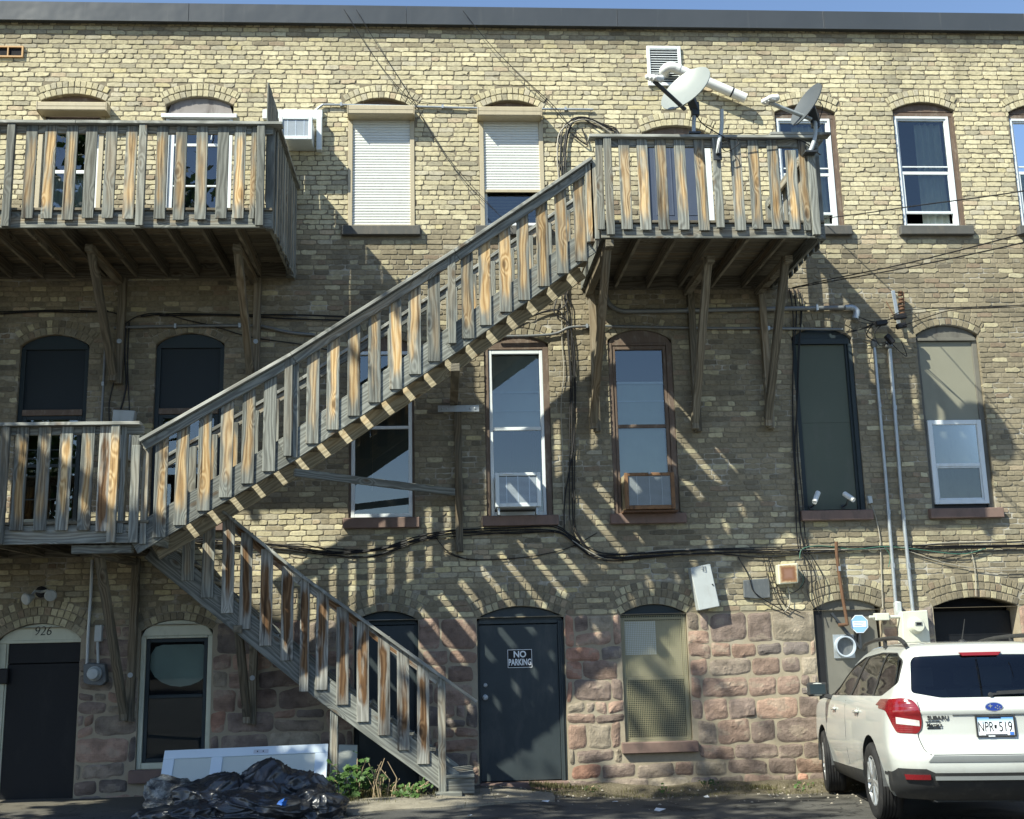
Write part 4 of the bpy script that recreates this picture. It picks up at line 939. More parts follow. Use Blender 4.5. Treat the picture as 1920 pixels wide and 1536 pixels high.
VN = [v.normal.copy() for v in bm.verts]; VC = [v.co.copy() for v in bm.verts]; bvh = BVHTree.FromPolygons(VC, TV)
def smooth_normal(p):
    loc, nn, i, d = bvh.find_nearest(p)
    if i is None: return Vector((0, 0, 1))
    a, b, c = TV[i]; A, B, C_ = VC[a], VC[b], VC[c]
    v0, v1, v2 = B-A, C_-A, loc-A; d00, d01, d11, d20, d21 = v0@v0 if 0 else v0.dot(v0), v0.dot(v1), v1.dot(v1), v2.dot(v0), v2.dot(v1); den = d00*d11-d01*d01
    if abs(den) < 1e-14: return nn
    v = (d11*d20-d01*d21)/den; w_ = (d00*d21-d01*d20)/den; return (VN[a]*(1-v-w_)+VN[b]*v+VN[c]*w_).normalized()
def inpoly(p, poly):
    c = False; n = len(poly)
    for i in range(n):
        (x1, y1), (x2, y2) = poly[i], poly[(i+1) % n]
        if (y1 > p[1]) != (y2 > p[1]) and p[0] < (x2-x1)*(p[1]-y1)/(y2-y1)+x1: c = not c
    return c
def grow(poly, d):
    cx, cy_ = sum(p[0] for p in poly)/len(poly), sum(p[1] for p in poly)/len(poly); out = []; n = len(poly)
    for i in range(n):
        a, b, c = Vector(poly[i-1]), Vector(poly[i]), Vector(poly[(i+1) % n]); e1, e2 = (b-a).normalized(), (c-b).normalized()
        n1, n2 = Vector((e1.y, -e1.x)), Vector((e2.y, -e2.x)); m = (n1+n2).normalized(); k = d/max(.4, m.dot(n1)); q = b+m*k
        out.append((q.x, q.y))
    area = sum(poly[i-1][0]*poly[i][1]-poly[i][0]*poly[i-1][1] for i in range(n))
    return out if area > 0 else grow(poly[::-1], d)
def cut(poly, axis, cond):
    "cut the shell along a polygon seen along axis 0 (side) or 1 (rear)"
    n = len(poly); i0 = (1, 2) if axis == 0 else (0, 2)
    us, vs_ = [p[0] for p in poly], [p[1] for p in poly]; m = .06
    for i in range(n):
        a, b = poly[i], poly[(i+1) % n]
        co = [0, 0, 0]; co[i0[0]], co[i0[1]] = a; no = [0, 0, 0]; no[i0[0]], no[i0[1]] = b[1]-a[1], -(b[0]-a[0])
        lo, hi = (min(a[0], b[0])-m, min(a[1], b[1])-m), (max(a[0], b[0])+m, max(a[1], b[1])+m)
        fs = [f for f in bm.faces if cond(f.calc_center_median()) and any(lo[0] <= v.co[i0[0]] <= hi[0] and lo[1] <= v.co[i0[1]] <= hi[1] for v in f.verts)]
        ge = set(fs); [ge.update(f.edges) or ge.update(f.verts) for f in fs]
        if fs: bmesh.ops.bisect_plane(bm, geom=list(ge), plane_co=co, plane_no=no, dist=1e-5)
lay = bm.faces.layers.int.new('zone')
ZN = []
def zone(poly, axis, cond, k): cut(poly, axis, cond); ZN.append((poly, axis, cond, k))
left = lambda c: c.x < -.3 and c.y > .1
right = lambda c: c.x > .3 and c.y > .1
rear = lambda c: c.y < .62
def rounded(poly, r=.05, n=4):
    out = []; m = len(poly)
    for i in range(m):
        a, b, c = Vector(poly[i-1]), Vector(poly[i]), Vector(poly[(i+1) % m]); rr = min(r, (a-b).length*.4, (c-b).length*.4)
        p, q = b+(a-b).normalized()*rr, b+(c-b).normalized()*rr
        for k in range(n+1): t = k/n; e = p*(1-t)**2+b*2*t*(1-t)+q*t*t; out.append((e.x, e.y))
    return out
DLO = [(3.12, 1.098), (.66, 1.118), (.30, 1.225), (.40, 1.44), (.62, 1.505), (1.25, 1.522), (1.95, 1.49), (2.45, 1.385)]
W1 = [(2.98, 1.108), (2.10, 1.112), (1.86, 1.49), (1.95, 1.482), (2.42, 1.375)]
W2 = [(2.0, 1.113), (1.06, 1.118), (1.04, 1.508), (1.25, 1.512), (1.76, 1.488)]
W3 = [(1.0, 1.119), (.67, 1.128), (.325, 1.23), (.42, 1.432), (.63, 1.495), (.98, 1.507)]
for cond, sgn in ((left, 0), (right, 1)):
    zone(rounded(DLO, .05), 0, cond, 1)
    for kk, Wp in enumerate((W1, W2, W3)): zone(rounded(Wp, .03, 3), 0, cond, 10+kk+10*sgn)
    for yc in (1.015, 3.655):
        zone([(yc+.405*math.cos(6.2832*i/28), .355+.405*math.sin(6.2832*i/28)) for i in range(28)], 0, cond, 2)
    zone([(1.36, .2), (3.3, .2), (3.3, .375), (1.36, .405)], 0, lambda c, cond=cond: cond(c) and c.z < .5, 3+40*sgn)
RG = [(-.595, 1.42), (-.56, 1.462), (0, 1.472), (.56, 1.462), (.595, 1.42), (.655, 1.15), (.42, 1.103), (-.42, 1.103), (-.655, 1.15)]
zone(rounded(RG, .03, 3), 1, lambda c: c.y < .5 and c.z > 1., 4)
TL = [(-.872, 1.058), (-.84, 1.092), (-.74, 1.105), (-.665, 1.09), (-.628, 1.045), (-.61, .97), (-.604, .91), (-.614, .85), (-.645, .805), (-.80, .812), (-.825, .88), (-.85, .97)]
zone(rounded(TL, .02, 2), 1, lambda c: c.y < .62 and c.x < 0, 5); zone([(-x, z) for x, z in rounded(TL, .02, 2)], 1, lambda c: c.y < .62 and c.x > 0, 25)
VA = [(-1, .2), (-1, .455), (-.87, .462), (-.825, .518), (-.62, .516), (-.545, .482), (.545, .482), (.62, .516), (.825, .518), (.87, .462), (1, .455), (1, .2)]
zone(VA, 1, lambda c: c.y < .5 and c.z < .6, 6)
CLR = [(-.79, .935), (-.604, .915), (-.606, .865), (-.79, .885)]
zone([(-.6, .572), (-.555, .622), (.555, .622), (.6, .572)], 1, lambda c: c.y < .3 and c.z < .75, 7)
for f in bm.faces:
    c = f.calc_center_median(); k = 0
    for poly, axis, cond, kk in ZN:
        if kk == 99 and k not in (0, 3): continue
        if cond(c) and inpoly((c.y, c.z) if axis == 0 else (c.x, c.z), poly): k = kk if not (kk == 99 and False) else k
    f[lay] = k
for f in [f for f in bm.faces if f[lay] == 2]: pass
parts = {}
for f in bm.faces: parts.setdefault(f[lay], []).append(f)
def shell(name, keys, mat, off=0., parent=car, label=None, flip=False):
    idx = {}; vs = []; fs = []; ns = []
    for k in keys:
        for f in parts.get(k, []):
            t = []
            for v in f.verts:
                if v.index < 0 or v not in idx: idx[v] = len(vs); n = smooth_normal(v.co); ns.append(n); vs.append(tuple(v.co+n*off))
                t.append(idx[v])
            fs.append(tuple(t))
    me = bpy.data.meshes.new(name); me.from_pydata(vs, [], fs); me.materials.append(mat); me.polygons.foreach_set('use_smooth', [True]*len(fs)); me.update()
    me.normals_split_custom_set_from_vertices([tuple(n) for n in ns])
    o = bpy.data.objects.new(name, me); COL.objects.link(o); o.parent = parent; ORG[o.name] = Vector()
    if label: o['label'] = label
    return o
body = shell('body', [0], M['car_white'])
shell('inner_lining', [0, 1], M['car_in'], -.03)
shell('window_trim', [1], M['car_black'], -.004)
for k, n in ((10, 'side_window'), (11, 'side_window'), (12, 'side_window'), (20, 'side_window'), (21, 'side_window'), (22, 'side_window')): shell(n, [k], M['car_side_glass'] if k != 12 else M['car_side_glass'], -.008)
shell('rear_window', [4], M['car_glass'], -.004); shell('sill_cladding', [3], M['car_black'], .004); shell('sill_cladding', [43], M['car_black'], .004)
tl = shell('tail_light', [5], M['red_lens'], .006); tr = shell('tail_light', [25], M['red_lens'], .006)
shell('lower_bumper', [6], M['car_black'], .003); shell('step_pad', [7], M['car_grey'], .006)
# clear band of the tail lamps, cut from the lamp shell
for sg, par_ in ((-1, tl), (1, tr)):
    me = par_.data; b2 = bmesh.new(); b2.from_mesh(me)
    QL = [(-.80, .888), (-.625, .868), (-.625, .915), (-.80, .945)]; QL = [(x*-sg, z) for x, z in QL]
    for i in range(4):
        p, q = QL[i], QL[(i+1) % 4]; bmesh.ops.bisect_plane(b2, geom=b2.verts[:]+b2.edges[:]+b2.faces[:], plane_co=(p[0], 0, p[1]), plane_no=(q[1]-p[1], 0, p[0]-q[0]))
    fs = [f for f in b2.faces if inpoly((f.calc_center_median().x, f.calc_center_median().z), QL)]
    b3 = MB()
    for f in fs: b3.add([v.co+smooth_normal(v.co)*.003 for v in f.verts], [tuple(range(len(f.verts)))])
    b2.free()
    if b3.f: b3.build('clear_lens', M['clear_lens'], par_, smooth=True)
bm.free()
def cb(name, mat, mb, parent=car, **k): return mb.build(name, mat, parent, **k)
# floor, seats, dashboard seen through the panes
b = MB(); b.box(-.72, .72, .35, 3.3, .30, .62); cb('cabin_floor', M['car_in'], b)
for x in (-.36, .36):
    for y in (1.1, 2.0):
        b = MB(); b.box(x-.24, x+.24, y-.08, y+.06, .6, 1.16); b.box(x-.24, x+.24, y, y+.5, .6, .78); b.box(x-.13, x+.13, y-.06, y+.03, 1.19, 1.37); b.box(x-.06, x+.06, y-.02, y, 1.15, 1.2); cb('seat', M['car_seat'], b, bevel=.04, smooth=True)
# wheels
def wheel(x, y, sg, steer=0.):
    c = Vector((x, y, .345)); ax = Vector((sg*math.cos(steer), math.sin(steer)*-sg, 0)); rw_ = .345
    b = MB(); prof_ = [(.225, -.10), (.30, -.112), (.325, -.10), (.343, -.075)]
    for i in range(5): q = -.06+.03*i; prof_ += [(rw_, q), (rw_, q+.018), (rw_-.008, q+.020), (rw_-.008, q+.028)]
    prof_ += [(.343, .085), (.325, .105), (.30, .114), (.232, .10), (.225, .08)]
    b.lathe(prof_, c, ax, 48); t = cb('wheel', M['tyre'], b, smooth=True)
    b = MB(); b.lathe([(.0, -.02), (.222, -.02), (.226, .098), (.216, .100), (.205, .06), (.19, .03), (.0, .03)], c, ax, 40); cb('rim', M['alloy'], b, t, smooth=True)
    b = MB(); up_ = Vector((0, 0, 1)); a1 = ax.cross(up_).normalized(); a2 = ax.cross(a1)
    for i in range(5):
        th = 6.2832*i/5+.3; d = a1*math.cos(th)+a2*math.sin(th); e = ax.cross(d)
        for q in (-1, 1):
            b.bar(c+ax*.085+d*.04+e*.012*q, c+ax*.088+d*.215+e*.045*q, .034, .03, ax)
    b.lathe([(.055, .05), (.055, .10), (.03, .104), (0, .104)], c, ax, 20); cb('spokes', M['alloy'], b, t, bevel=.005)
    b = MB(); b.lathe([(.0, .0), (.2, .0), (.2, .034), (.0, .034)], c+ax*.0, ax, 30); cb('brake_disc', M['car_black'], b, t)
    return t
for x, sg in ((-.785, -1), (.785, 1)): wheel(x, 1.015, sg); wheel(x, 3.655, sg, .10)
b = MB()
for y in (1.015, 3.655):
    for sg in (-1, 1):
        n = 20; vs = []
        for i in range(n+1):
            t = math.pi*i/n; vs += [(sg*.88, y+.43*math.cos(t), .33+.43*math.sin(t)), (sg*.52, y+.43*math.cos(t), .33+.43*math.sin(t))]
        b.add(vs, [(2*i, 2*i+1, 2*i+3, 2*i+2) for i in range(n)]); b.add([(sg*.52, y+.43*math.cos(math.pi*i/n), .33+.43*math.sin(math.pi*i/n)) for i in range(n+1)], [tuple(range(n+1))])
b.box(-.52, .52, .3, 4.2, .22, .30)
cb('wheel_well', M['car_in'], b, recalc=False)
# roof rails, aerial, spoiler lamp, wiper, mirrors, handles
for sg in (-1, 1):
    b = MB(); pts = spline([(sg*.60, .42, 1.565), (sg*.60, .56, 1.612), (sg*.60, .8, 1.642), (sg*.60, 1.6, 1.652), (sg*.585, 2.25, 1.625), (sg*.57, 2.42, 1.575)], 5); b.tube(pts, .020, 8); b.bar((sg*.60, 1.25, 1.56), (sg*.60, 1.25, 1.645), .05, .03); cb('roof_rail', M['car_black'], b, smooth=True)
b = MB(); b.lathe([(.035, 0), (.03, .02), (.012, .03)], (0, .78, 1.588), (0, 0, 1), 14); b.tube([(0, .78, 1.60), (.025, .70, 1.80)], [.006, .0035], 6); cb('aerial', M['car_black'], b)
b = MB(); b.add([(-.185, .292, 1.478), (.185, .292, 1.478), (.155, .288, 1.446), (-.155, .288, 1.446), (-.185, .33, 1.478), (.185, .33, 1.478), (.155, .32, 1.446), (-.155, .32, 1.446)], [(0, 1, 2, 3), (4, 7, 6, 5), (0, 4, 5, 1), (1, 5, 6, 2), (2, 6, 7, 3), (3, 7, 4, 0)])
for i in range(8): b.v[i].y -= .022; b.v[i].z += .012
cb('brake_light', M['red_dark'], b, bevel=.004)
b = MB(); b.lathe([(.022, 0), (.018, .02), (.0, .022)], (0, .105, 1.122), (0, -1, 0), 12); b.bar((0, .092, 1.128), (.36, .098, 1.142), .018, .014, (0, 1, 0)); b.bar((.05, .088, 1.138), (.42, .094, 1.152), .03, .008, (0, 1, 0)); cb('rear_wiper', M['car_black'], b)
for sg in (-1, 1):
    b = MB(); c = Vector((sg*1.0, 3.02, 1.165)); n = 12
    prof_ = [(.0, .0), (.095, .0), (.118, .02), (.118, .05), (.10, .10), (.06, .13), (0, .14)]
    k = len(b.v)
    for r, h in prof_: b.v += [c+Vector((sg*(r*1.0)*math.copysign(abs(math.cos(6.2832*j/24))**.6, math.cos(6.2832*j/24)), h, .66*r*math.copysign(abs(math.sin(6.2832*j/24))**.6, math.sin(6.2832*j/24)))) for j in range(24)]
    for i in range(len(prof_)-1):
        for j in range(24): b.f.append((k+i*24+j, k+i*24+(j+1) % 24, k+(i+1)*24+(j+1) % 24, k+(i+1)*24+j)); b.c.append(0)
    mo = cb('wing_mirror', M['car_white'], b, smooth=True)
    b = MB(); b.box(c.x-.092, c.x+.092, c.y-.006, c.y+.01, c.z-.058, c.z+.058); cb('mirror_glass', M['mirror_dark'], b, mo, bevel=.012); b = MB(); b.box(c.x-.116, c.x+.116, c.y-.003, c.y+.06, c.z-.077, c.z+.077); cb('mirror_back', M['car_black'], b, mo, bevel=.02)
    b = MB(); b.bar((sg*.93, 3.06, 1.10), (sg*.80, 3.02, 1.06), .07, .05); cb('mirror_arm', M['car_black'], b, mo, bevel=.01)
    for y in (1.40, 2.62):
        b = MB(); b.bar((sg*.897, y, .965), (sg*.897, y+.20, .955), .03, .03); h_ = cb('door_handle', M['car_white'], b, bevel=.01, smooth=True)
        b = MB(); b.lathe([(.045, 0), (.045, .003)], (sg*.884, y+.09, .957), (sg, 0, 0), 16); cb('handle_cup', M['car_white'], b, h_)
    b = MB()
    for y in (2.12, 3.34):
        pts = [(sg*(.8935), y+(.10*(1.05-z)**2 if y < 3 else -.1*(z-.7)), z) for z in (.42, .55, .7, .85, 1.0, 1.06)]; b.tube([(x*(par(z)[1]/.8935)*(1-.035*((yy-2.2)/2.3)**2)*1.0005, yy, z) for x, yy, z in pts], .0028, 4)
    cb('door_gap', M['car_in'], b)
# seams of the tailgate and bumper
b = MB(); surf = lambda x, z: (x, par(z)[0]+.055*(x/par(z)[1])**2+(0 if abs(x) < par(z)[1]-.26 else (lambda q: .26-math.sqrt(max(0, .26**2-q*q)))(abs(x)-(par(z)[1]-.26)))-.0015, z)
for sg in (-1, 1): b.tube(spline([surf(sg*x, z) for x, z in ((.632, 1.12), (.618, 1.02), (.608, .96), (.60, .9), (.612, .84), (.645, .802), (.635, .74), (.61, .665), (.565, .632))], 3), .0035, 5)
b.tube([surf(x*.05, .632) for x in range(-11, 12)], .003, 5); cb('tailgate_gap', M['car_in'], b)
b = MB(); pts = [surf(-.35+.7*i/14, .966) for i in range(15)]; b.tube([(x, y-.004, z-.004) for x, y, z in pts], .006, 5); cb('grip_lip', M['car_grey'], b)
for sg in (-1, 1):
    b = MB(); n = 8; A = [surf(sg*(.79-.2*i/n), .468) for i in range(n+1)]; B = [surf(sg*(.775-.19*i/n), .425) for i in range(n+1)]
    b.add([(x, y-.012, z) for x, y, z in A]+[(x, y-.012, z) for x, y, z in B]+[(x, y+.03, z) for x, y, z in A]+[(x, y+.03, z) for x, y, z in B], [(i, i+1, n+2+i, n+1+i) for i in range(n)]+[(i, i+1, 2*n+3+i, 2*n+2+i) for i in range(n)]+[(n+1+i, n+2+i, 3*n+4+i, 3*n+3+i) for i in range(n)]); cb('reflector', M['red_dark'], b)
b = MB(); A = [surf(-.55+1.1*i/16, .452) for i in range(17)]; [b.bar((p[0], p[1]-.006, p[2]-.014), (q[0], q[1]-.006, q[2]-.014), .032, .012, (0, 1, 0)) for p, q in zip(A, A[1:])]; cb('bumper_strip', M['car_grey'], b)
# emblem, lettering, number plate
y0 = par(1.02)[0]-.004; b = MB(); n = 28; e = lambda rx, rz, y: [(rx*math.cos(6.2832*i/n), y, 1.022+rz*math.sin(6.2832*i/n)) for i in range(n)]
b.add(e(.078, .042, y0+.006)+e(.076, .040, y0-.006)+e(.070, .034, y0-.007), [(i, (i+1) % n, n+(i+1) % n, n+i) for i in range(n)]+[(n+i, n+(i+1) % n, 2*n+(i+1) % n, 2*n+i) for i in range(n)]); em = cb('emblem', M['alloy'], b)
b = MB(); b.add(e(.070, .034, y0-.0065), [tuple(range(n))]); M['emblem_blue'] = paint('emblem_blue', (.02, .045, .22), .25, 0., .05); cb('emblem_field', M['emblem_blue'], b, em)
b = MB()
for x, z, r in ((-.03, 1.030, .024), (.012, 1.016, .011), (.03, 1.030, .010), (.048, 1.020, .010), (.028, 1.006, .010), (.050, 1.004, .008)):
    b.add([(x+rr*math.cos(6.2832*i/8), y0-.009, z+rr*math.sin(6.2832*i/8)*.85) for i in range(8) for rr in [r if i % 2 == 0 else r*.35]], [tuple(range(8))])
cb('emblem_stars', M['alloy'], b, em)
yb_ = surf(-.47, .93)[1]; tdx = Vector(surf(-.42, .93))-Vector(surf(-.52, .93)); text_mesh('SUBARU', .046, 'lettering', M['car_black'], car, (-.470, yb_-.0045, .936), xdir=tdx, ex=.004, sx=1.05, bold=.0008)
text_mesh('Morrie\u2019s', .046, 'dealer_lettering', M['ink'], car, (-.51, yb_-.004, .876), xdir=tdx, ex=.003, sx=.8, shear=.35, bold=.001)
b = MB(); b.bar(Vector(surf(-.575, .905))+Vector((0, -.002, 0)), Vector(surf(-.45, .905))+Vector((0, -.002, 0)), .004, .005, (0, 1, 0)); b.bar(Vector(surf(-.565, .850))+Vector((0, -.002, 0)), Vector(surf(-.455, .850))+Vector((0, -.002, 0)), .010, .005, (0, 1, 0)); cb('dealer_bar', M['ink'], b)
# plate recess and plate
yp = par(.86)[0]-.006; b = MB(); rect_frame(b, -.165, .165, .772, .952, yp-.018, yp, .014); pl = cb('number_plate', M['car_black'], b, bevel=.003)
s = NT('plate_face'); z_ = s.sep(s.coord())[2]; M['plate'] = s.fin(s.ramp(s.sstep(z_, .865, .94), [(0, (.72, .76, .78)), (.35, (.60, .72, .80)), (1, (.07, .25, .55))]), .4)
b = MB(); b.box(-.152, .152, yp-.010, yp+.002, .785, .94); cb('plate_face', M['plate'], b, pl)
text_mesh('NPR', .118, 'plate_lettering', M['ink'], pl, (-.082, yp-.0105, .852), sx=.60); text_mesh('519', .118, 'plate_lettering', M['ink'], pl, (.082, yp-.0105, .852), sx=.66)
b = MB(); b.prism([(-.012, .868), (.0, .874), (.012, .866), (.006, .856), (.008, .842), (-.01, .842)], yp-.012, yp-.0105); b.box(-.05, .05, yp-.0125, yp-.0105, .925, .934); b.box(-.09, .09, yp-.0125, yp-.0105, .775+.014, .775+.020); cb('plate_marks', M['ink'], b, pl)
b = MB(); b.box(.112, .146, yp-.0125, yp-.0105, .787, .812); cb('plate_sticker', M['blue'], b, pl)
b = MB(); b.box(-.13, -.105, yp-.0125, yp-.0105, .787, .806); b.box(-.07, -.015, yp-.019, yp-.018, .775, .784); cb('plate_tab', M['sign_white'], b, pl)
M['pale_metal'] = paint('pale_duct_metal', (.50, .56, .62), .4, .3, .1)
# ================================================================ pipes, cables, boxes, dishes
def pp(pts, D): return [at(p[0], p[1], p[2] if len(p) > 2 else D) for p in pts]
def pipe(name, pts, r, mat, label, cat, D=.04, group=None, straps=(), n=10, parent=None, smooth_=True):
    q = pp(pts, D); loc = q[0]; t = None
    b = MB(); b.tube(spline(q, 5) if smooth_ else q, r, n)
    o = b.build(name, M[mat], parent, smooth=True)
    if label: tag(o, label, cat, group)
    for s_ in straps:
        c = at(*s_[:2], D-.02); k = MB(); k.box(c.x-.05, c.x+.05, -.012 - .0, -.0, c.z-.014, c.z+.014) if len(s_) > 2 else k.box(c.x-.014, c.x+.014, -D-r-.004, -.001, c.z-r-.012, c.z+r+.004)
        k.build('strap', M['galv'], o)
    return o
cond = 'conduits on the facade'; cab = 'cables on the facade'
pipe('conduit', [(583, 234), (588, 214), (602, 199), (625, 196.5), (780, 200), (897, 203), (1016, 204.5), (1112, 205.5)], .015, 'galv', 'thin conduit at roller shutter height, bent down to the small white air conditioner', 'conduit', .03, cond, straps=((640, 197), (830, 201), (1060, 205)))
pipe('conduit', [(197, 655), (194, 720), (190, 792)], .016, 'pipe_dark', 'short upright grey conduit between the two dark screened windows at left', 'conduit', .03, cond, straps=((194, 720),))
pipe('conduit', [(214, 615), (310, 612), (468, 611), (500, 614), (545, 624), (590, 628)], .02, 'pipe_dark', 'dull horizontal conduit passing above the dark screened windows at left', 'conduit', .03, cond, straps=((330, 612), (450, 611)))
q = pipe('conduit', [(1135, 548), (1143, 570), (1163, 582), (1200, 583.5), (1400, 580), (1590, 577)], .03, 'pipe_dark', 'thick conduit under the right balcony ending in a weatherhead', 'conduit', .05, cond, straps=((1290, 582), (1530, 578)), n=14)
b = MB(); b.tube(spline(pp([(1584, 577), (1598, 577), (1606, 584), (1604, 598)], .06), 4), [.04]*8+[.046]*5, 12); b.build('weatherhead', M['galv'], q, smooth=True)
pipe('conduit', [(930, 631), (990, 630), (1040, 626), (1065, 615), (1090, 612.5), (1140, 612), (1300, 615), (1450, 616), (1580, 618)], .018, 'pipe_dark', 'thin conduit with a step in it, running across the window heads below the thick conduit', 'conduit', .035, cond, straps=((1100, 612), (1295, 615), (1440, 616)))
q = pipe('conduit', [(1639, 648), (1660, 890), (1680, 1138)], .022, 'galv', 'left of the two tall galvanised conduits beside the boarded window', 'conduit', .05, cond, straps=((1648, 760), (1665, 960), (1673, 1060)), smooth_=False)
b = MB(); b.lathe([(.03, 0), (.045, .02), (.045, .08), (.02, .11)], at(1639, 652, .05), (0, 0, 1), 12); b.build('weatherhead', M['pipe_dark'], q, smooth=True)
b = MB(); a = at(1683, 1140, .05); b.box(a.x-.04, a.x+.04, -.10, -.01, a.z-.10, a.z+.08); b.build('pipe_fitting', M['grey_box'], q, bevel=.015, smooth=True)
q = pipe('conduit', [(1668, 650), (1690, 930), (1712, 1150)], .024, 'galv', 'right of the two tall galvanised conduits, ending on the electricity meter cabinet', 'conduit', .05, cond, straps=((1677, 765), (1693, 970), (1702, 1060)), smooth_=False)
b = MB(); b.lathe([(.03, 0), (.05, .02), (.05, .08), (.02, .12)], at(1668, 654, .05), (0, 0, 1), 12); b.build('weatherhead', M['pipe_dark'], q, smooth=True)
pipe('conduit', [(173, 1050), (170, 1120), (166, 1180), (163, 1250)], .02, 'galv', 'grey conduit coming down to the round glass meter by the black door', 'conduit', .04, cond, straps=((170, 1140),))
pipe('rusty_pipe', [(1568, 1016), (1570, 1050), (1580, 1120), (1588, 1166), (1586, 1171), (1572, 1172)], .021, 'rust', 'rusty iron pipe with an elbow hanging in front of the boarded arch', 'pipe', .07, straps=((1572, 1066),))
# cables: strands of one run make one cable bundle
rc = random.Random(9)
def bundle(label, strands, D=.03, r=.008, mats=('cable',), jit=.02, cat='cables', name='cable_bundle'):
    t = thing(name, pp(strands[0][:1], D)[0], label, cat, cab)
    for i, s_ in enumerate(strands):
        q = [p+Vector((rc.uniform(-jit, jit), rc.uniform(-.008, .006), rc.uniform(-jit, jit))) for p in pp(s_, D)]
        MB().tube(spline(q, 6), r*rc.uniform(.75, 1.15), 6).build('cable', M[mats[i % len(mats)]], t, smooth=True)
    return t
H1 = [(300, 1003), (430, 1015), (520, 1022), (620, 1034), (700, 1031), (780, 1010), (850, 996), (960, 991), (1040, 989), (1075, 1010), (1110, 1036), (1150, 1043), (1230, 1036), (1330, 1031), (1500, 1030), (1650, 1026), (1800, 1022), (2000, 1018)]
bundle('long bundle of black cables sagging along the wall above the ground floor arches', [H1, [(x, y+4) for x, y in H1], [(x, y-3) for x, y in H1], [(x, y+7+3*math.sin(x*.02)) for x, y in H1[:12]], [(x, y+3*math.sin(x*.013)) for x, y in H1[9:]], [(x, y+6) for x, y in H1[9:]],
    [(x, y+9+5*math.sin(x*.03)) for x, y in H1[3:9]], [(470, 1030), (560, 1020), (650, 1040), (760, 1022)], [(1110, 1040), (1160, 1050), (1230, 1044), (1340, 1036), (1440, 1042), (1560, 1030), (1640, 1027)]], .035, .0085, ('cable', 'cable', 'cable', 'cable', 'cable_pale', 'cable'), .018)
bundle('loose thin black wire drooping above the steel door', [[(830, 1032), (870, 1046), (930, 1047), (1000, 1043), (1070, 1024), (1120, 1000)], [(815, 1005), (840, 1032), (880, 1049)]], .02, .005)
V1 = [(1057, 556), (1066, 585), (1068, 640), (1072, 720), (1074, 800), (1072, 900), (1074, 980), (1084, 1008), (1104, 1034)]
bundle('upright bundle of black cables between the two windows with air conditioners', [V1, [(x+5, y) for x, y in V1], [(x-4, y) for x, y in V1[1:]], [(1046, 560), (1040, 590), (1070, 612), (1080, 700), (1077, 830), (1060, 930), (1056, 990)], [(1000, 590), (1040, 580), (1062, 600)], [(960, 610), (1010, 590), (1060, 575), (1066, 520)]], .03, .009, jit=.015)
bundle('pale wire hanging straight down beside the upright cable bundle', [[(1051, 565), (1055, 640), (1056, 700), (1050, 760), (1056, 840), (1054, 930), (1062, 985)]], .02, .006, ('cable_pale',))
A1 = [(1158, 262), (1156, 243), (1130, 232), (1100, 219), (1075, 222), (1062, 240), (1056, 280), (1053, 330), (1060, 380), (1056, 440), (1058, 520), (1060, 560)]
bundle('arched tangle of black cables at the left end of the right balcony', [A1, [(x+3, y+4) for x, y in A1], [(x-5, y+3) for x, y in A1], [(1145, 250), (1110, 228), (1080, 228), (1050, 250), (1046, 300), (1050, 350)], [(1120, 240), (1085, 222), (1066, 250), (1062, 300), (1066, 360)], [(1070, 250), (1100, 270), (1090, 240)], [(1056, 245), (1044, 290), (1058, 340), (1048, 400)]], .04, .009, ('cable', 'cable', 'cable', 'cable_pale'), .012)
bundle('black cables running over the arches of the dark screened windows at left', [[(-60, 590), (20, 583), (100, 582), (170, 580), (212, 588), (236, 606)], [(238, 604), (262, 590), (300, 588), (350, 598), (400, 614), (470, 632), (560, 648), (640, 660)], [(262, 594), (330, 590), (450, 592), (560, 592), (690, 597)], [(-60, 592), (60, 586), (150, 584), (205, 584)], [(300, 592), (420, 594), (540, 596), (680, 601)]], .03, .009)
bundle('black cables dropping beside the grey panel between the dark screened windows', [[(237, 606), (236, 660), (238, 720), (228, 770)], [(233, 606), (226, 650), (220, 700), (204, 750), (202, 790)], [(240, 606), (241, 680), (246, 770)]], .04, .010)
V2 = [(1489, 540), (1494, 590), (1488, 660), (1486, 760), (1488, 850), (1495, 930), (1502, 1000), (1510, 1040)]
bundle('upright black cables down the left side of the large boarded window', [V2, [(x+8, y) for x, y in V2], [(x-4+6*math.sin(y*.01), y) for x, y in V2], [(1505, 560), (1500, 640), (1496, 760), (1490, 850), (1500, 960)]], .025, .008, jit=.012)
bundle('tangled wires hanging around the rusted box', [[(1505, 1030), (1512, 1070), (1515, 1110), (1528, 1140)], [(1500, 1032), (1518, 1060), (1522, 1100), (1535, 1150)], [(1510, 1030), (1530, 1080), (1535, 1130)], [(1430, 1040), (1445, 1100), (1465, 1140), (1480, 1150)], [(1440, 1040), (1455, 1090), (1470, 1130), (1500, 1150)], [(1478, 1095), (1480, 1130), (1470, 1148)], [(1385, 1045), (1405, 1080), (1415, 1110), (1440, 1130), (1480, 1150)], [(1450, 1045), (1440, 1080), (1452, 1105), (1475, 1108)], [(1497, 1060), (1508, 1090), (1490, 1112), (1476, 1106)], [(1520, 1040), (1545, 1090), (1540, 1140)]], .05, .006, ('cable', 'cable', 'cable', 'cable', 'cable', 'cable_pale'), .012)
bundle('green earth wire looping along the cable run at right', [[(1500, 1050), (1504, 1032), (1540, 1024), (1600, 1030), (1660, 1026), (1720, 1028), (1800, 1040), (1850, 1030)], [(1660, 1026), (1672, 1040), (1668, 1062)], [(1497, 1070), (1506, 1088), (1500, 1105)]], .05, .006, ('cable_green',))
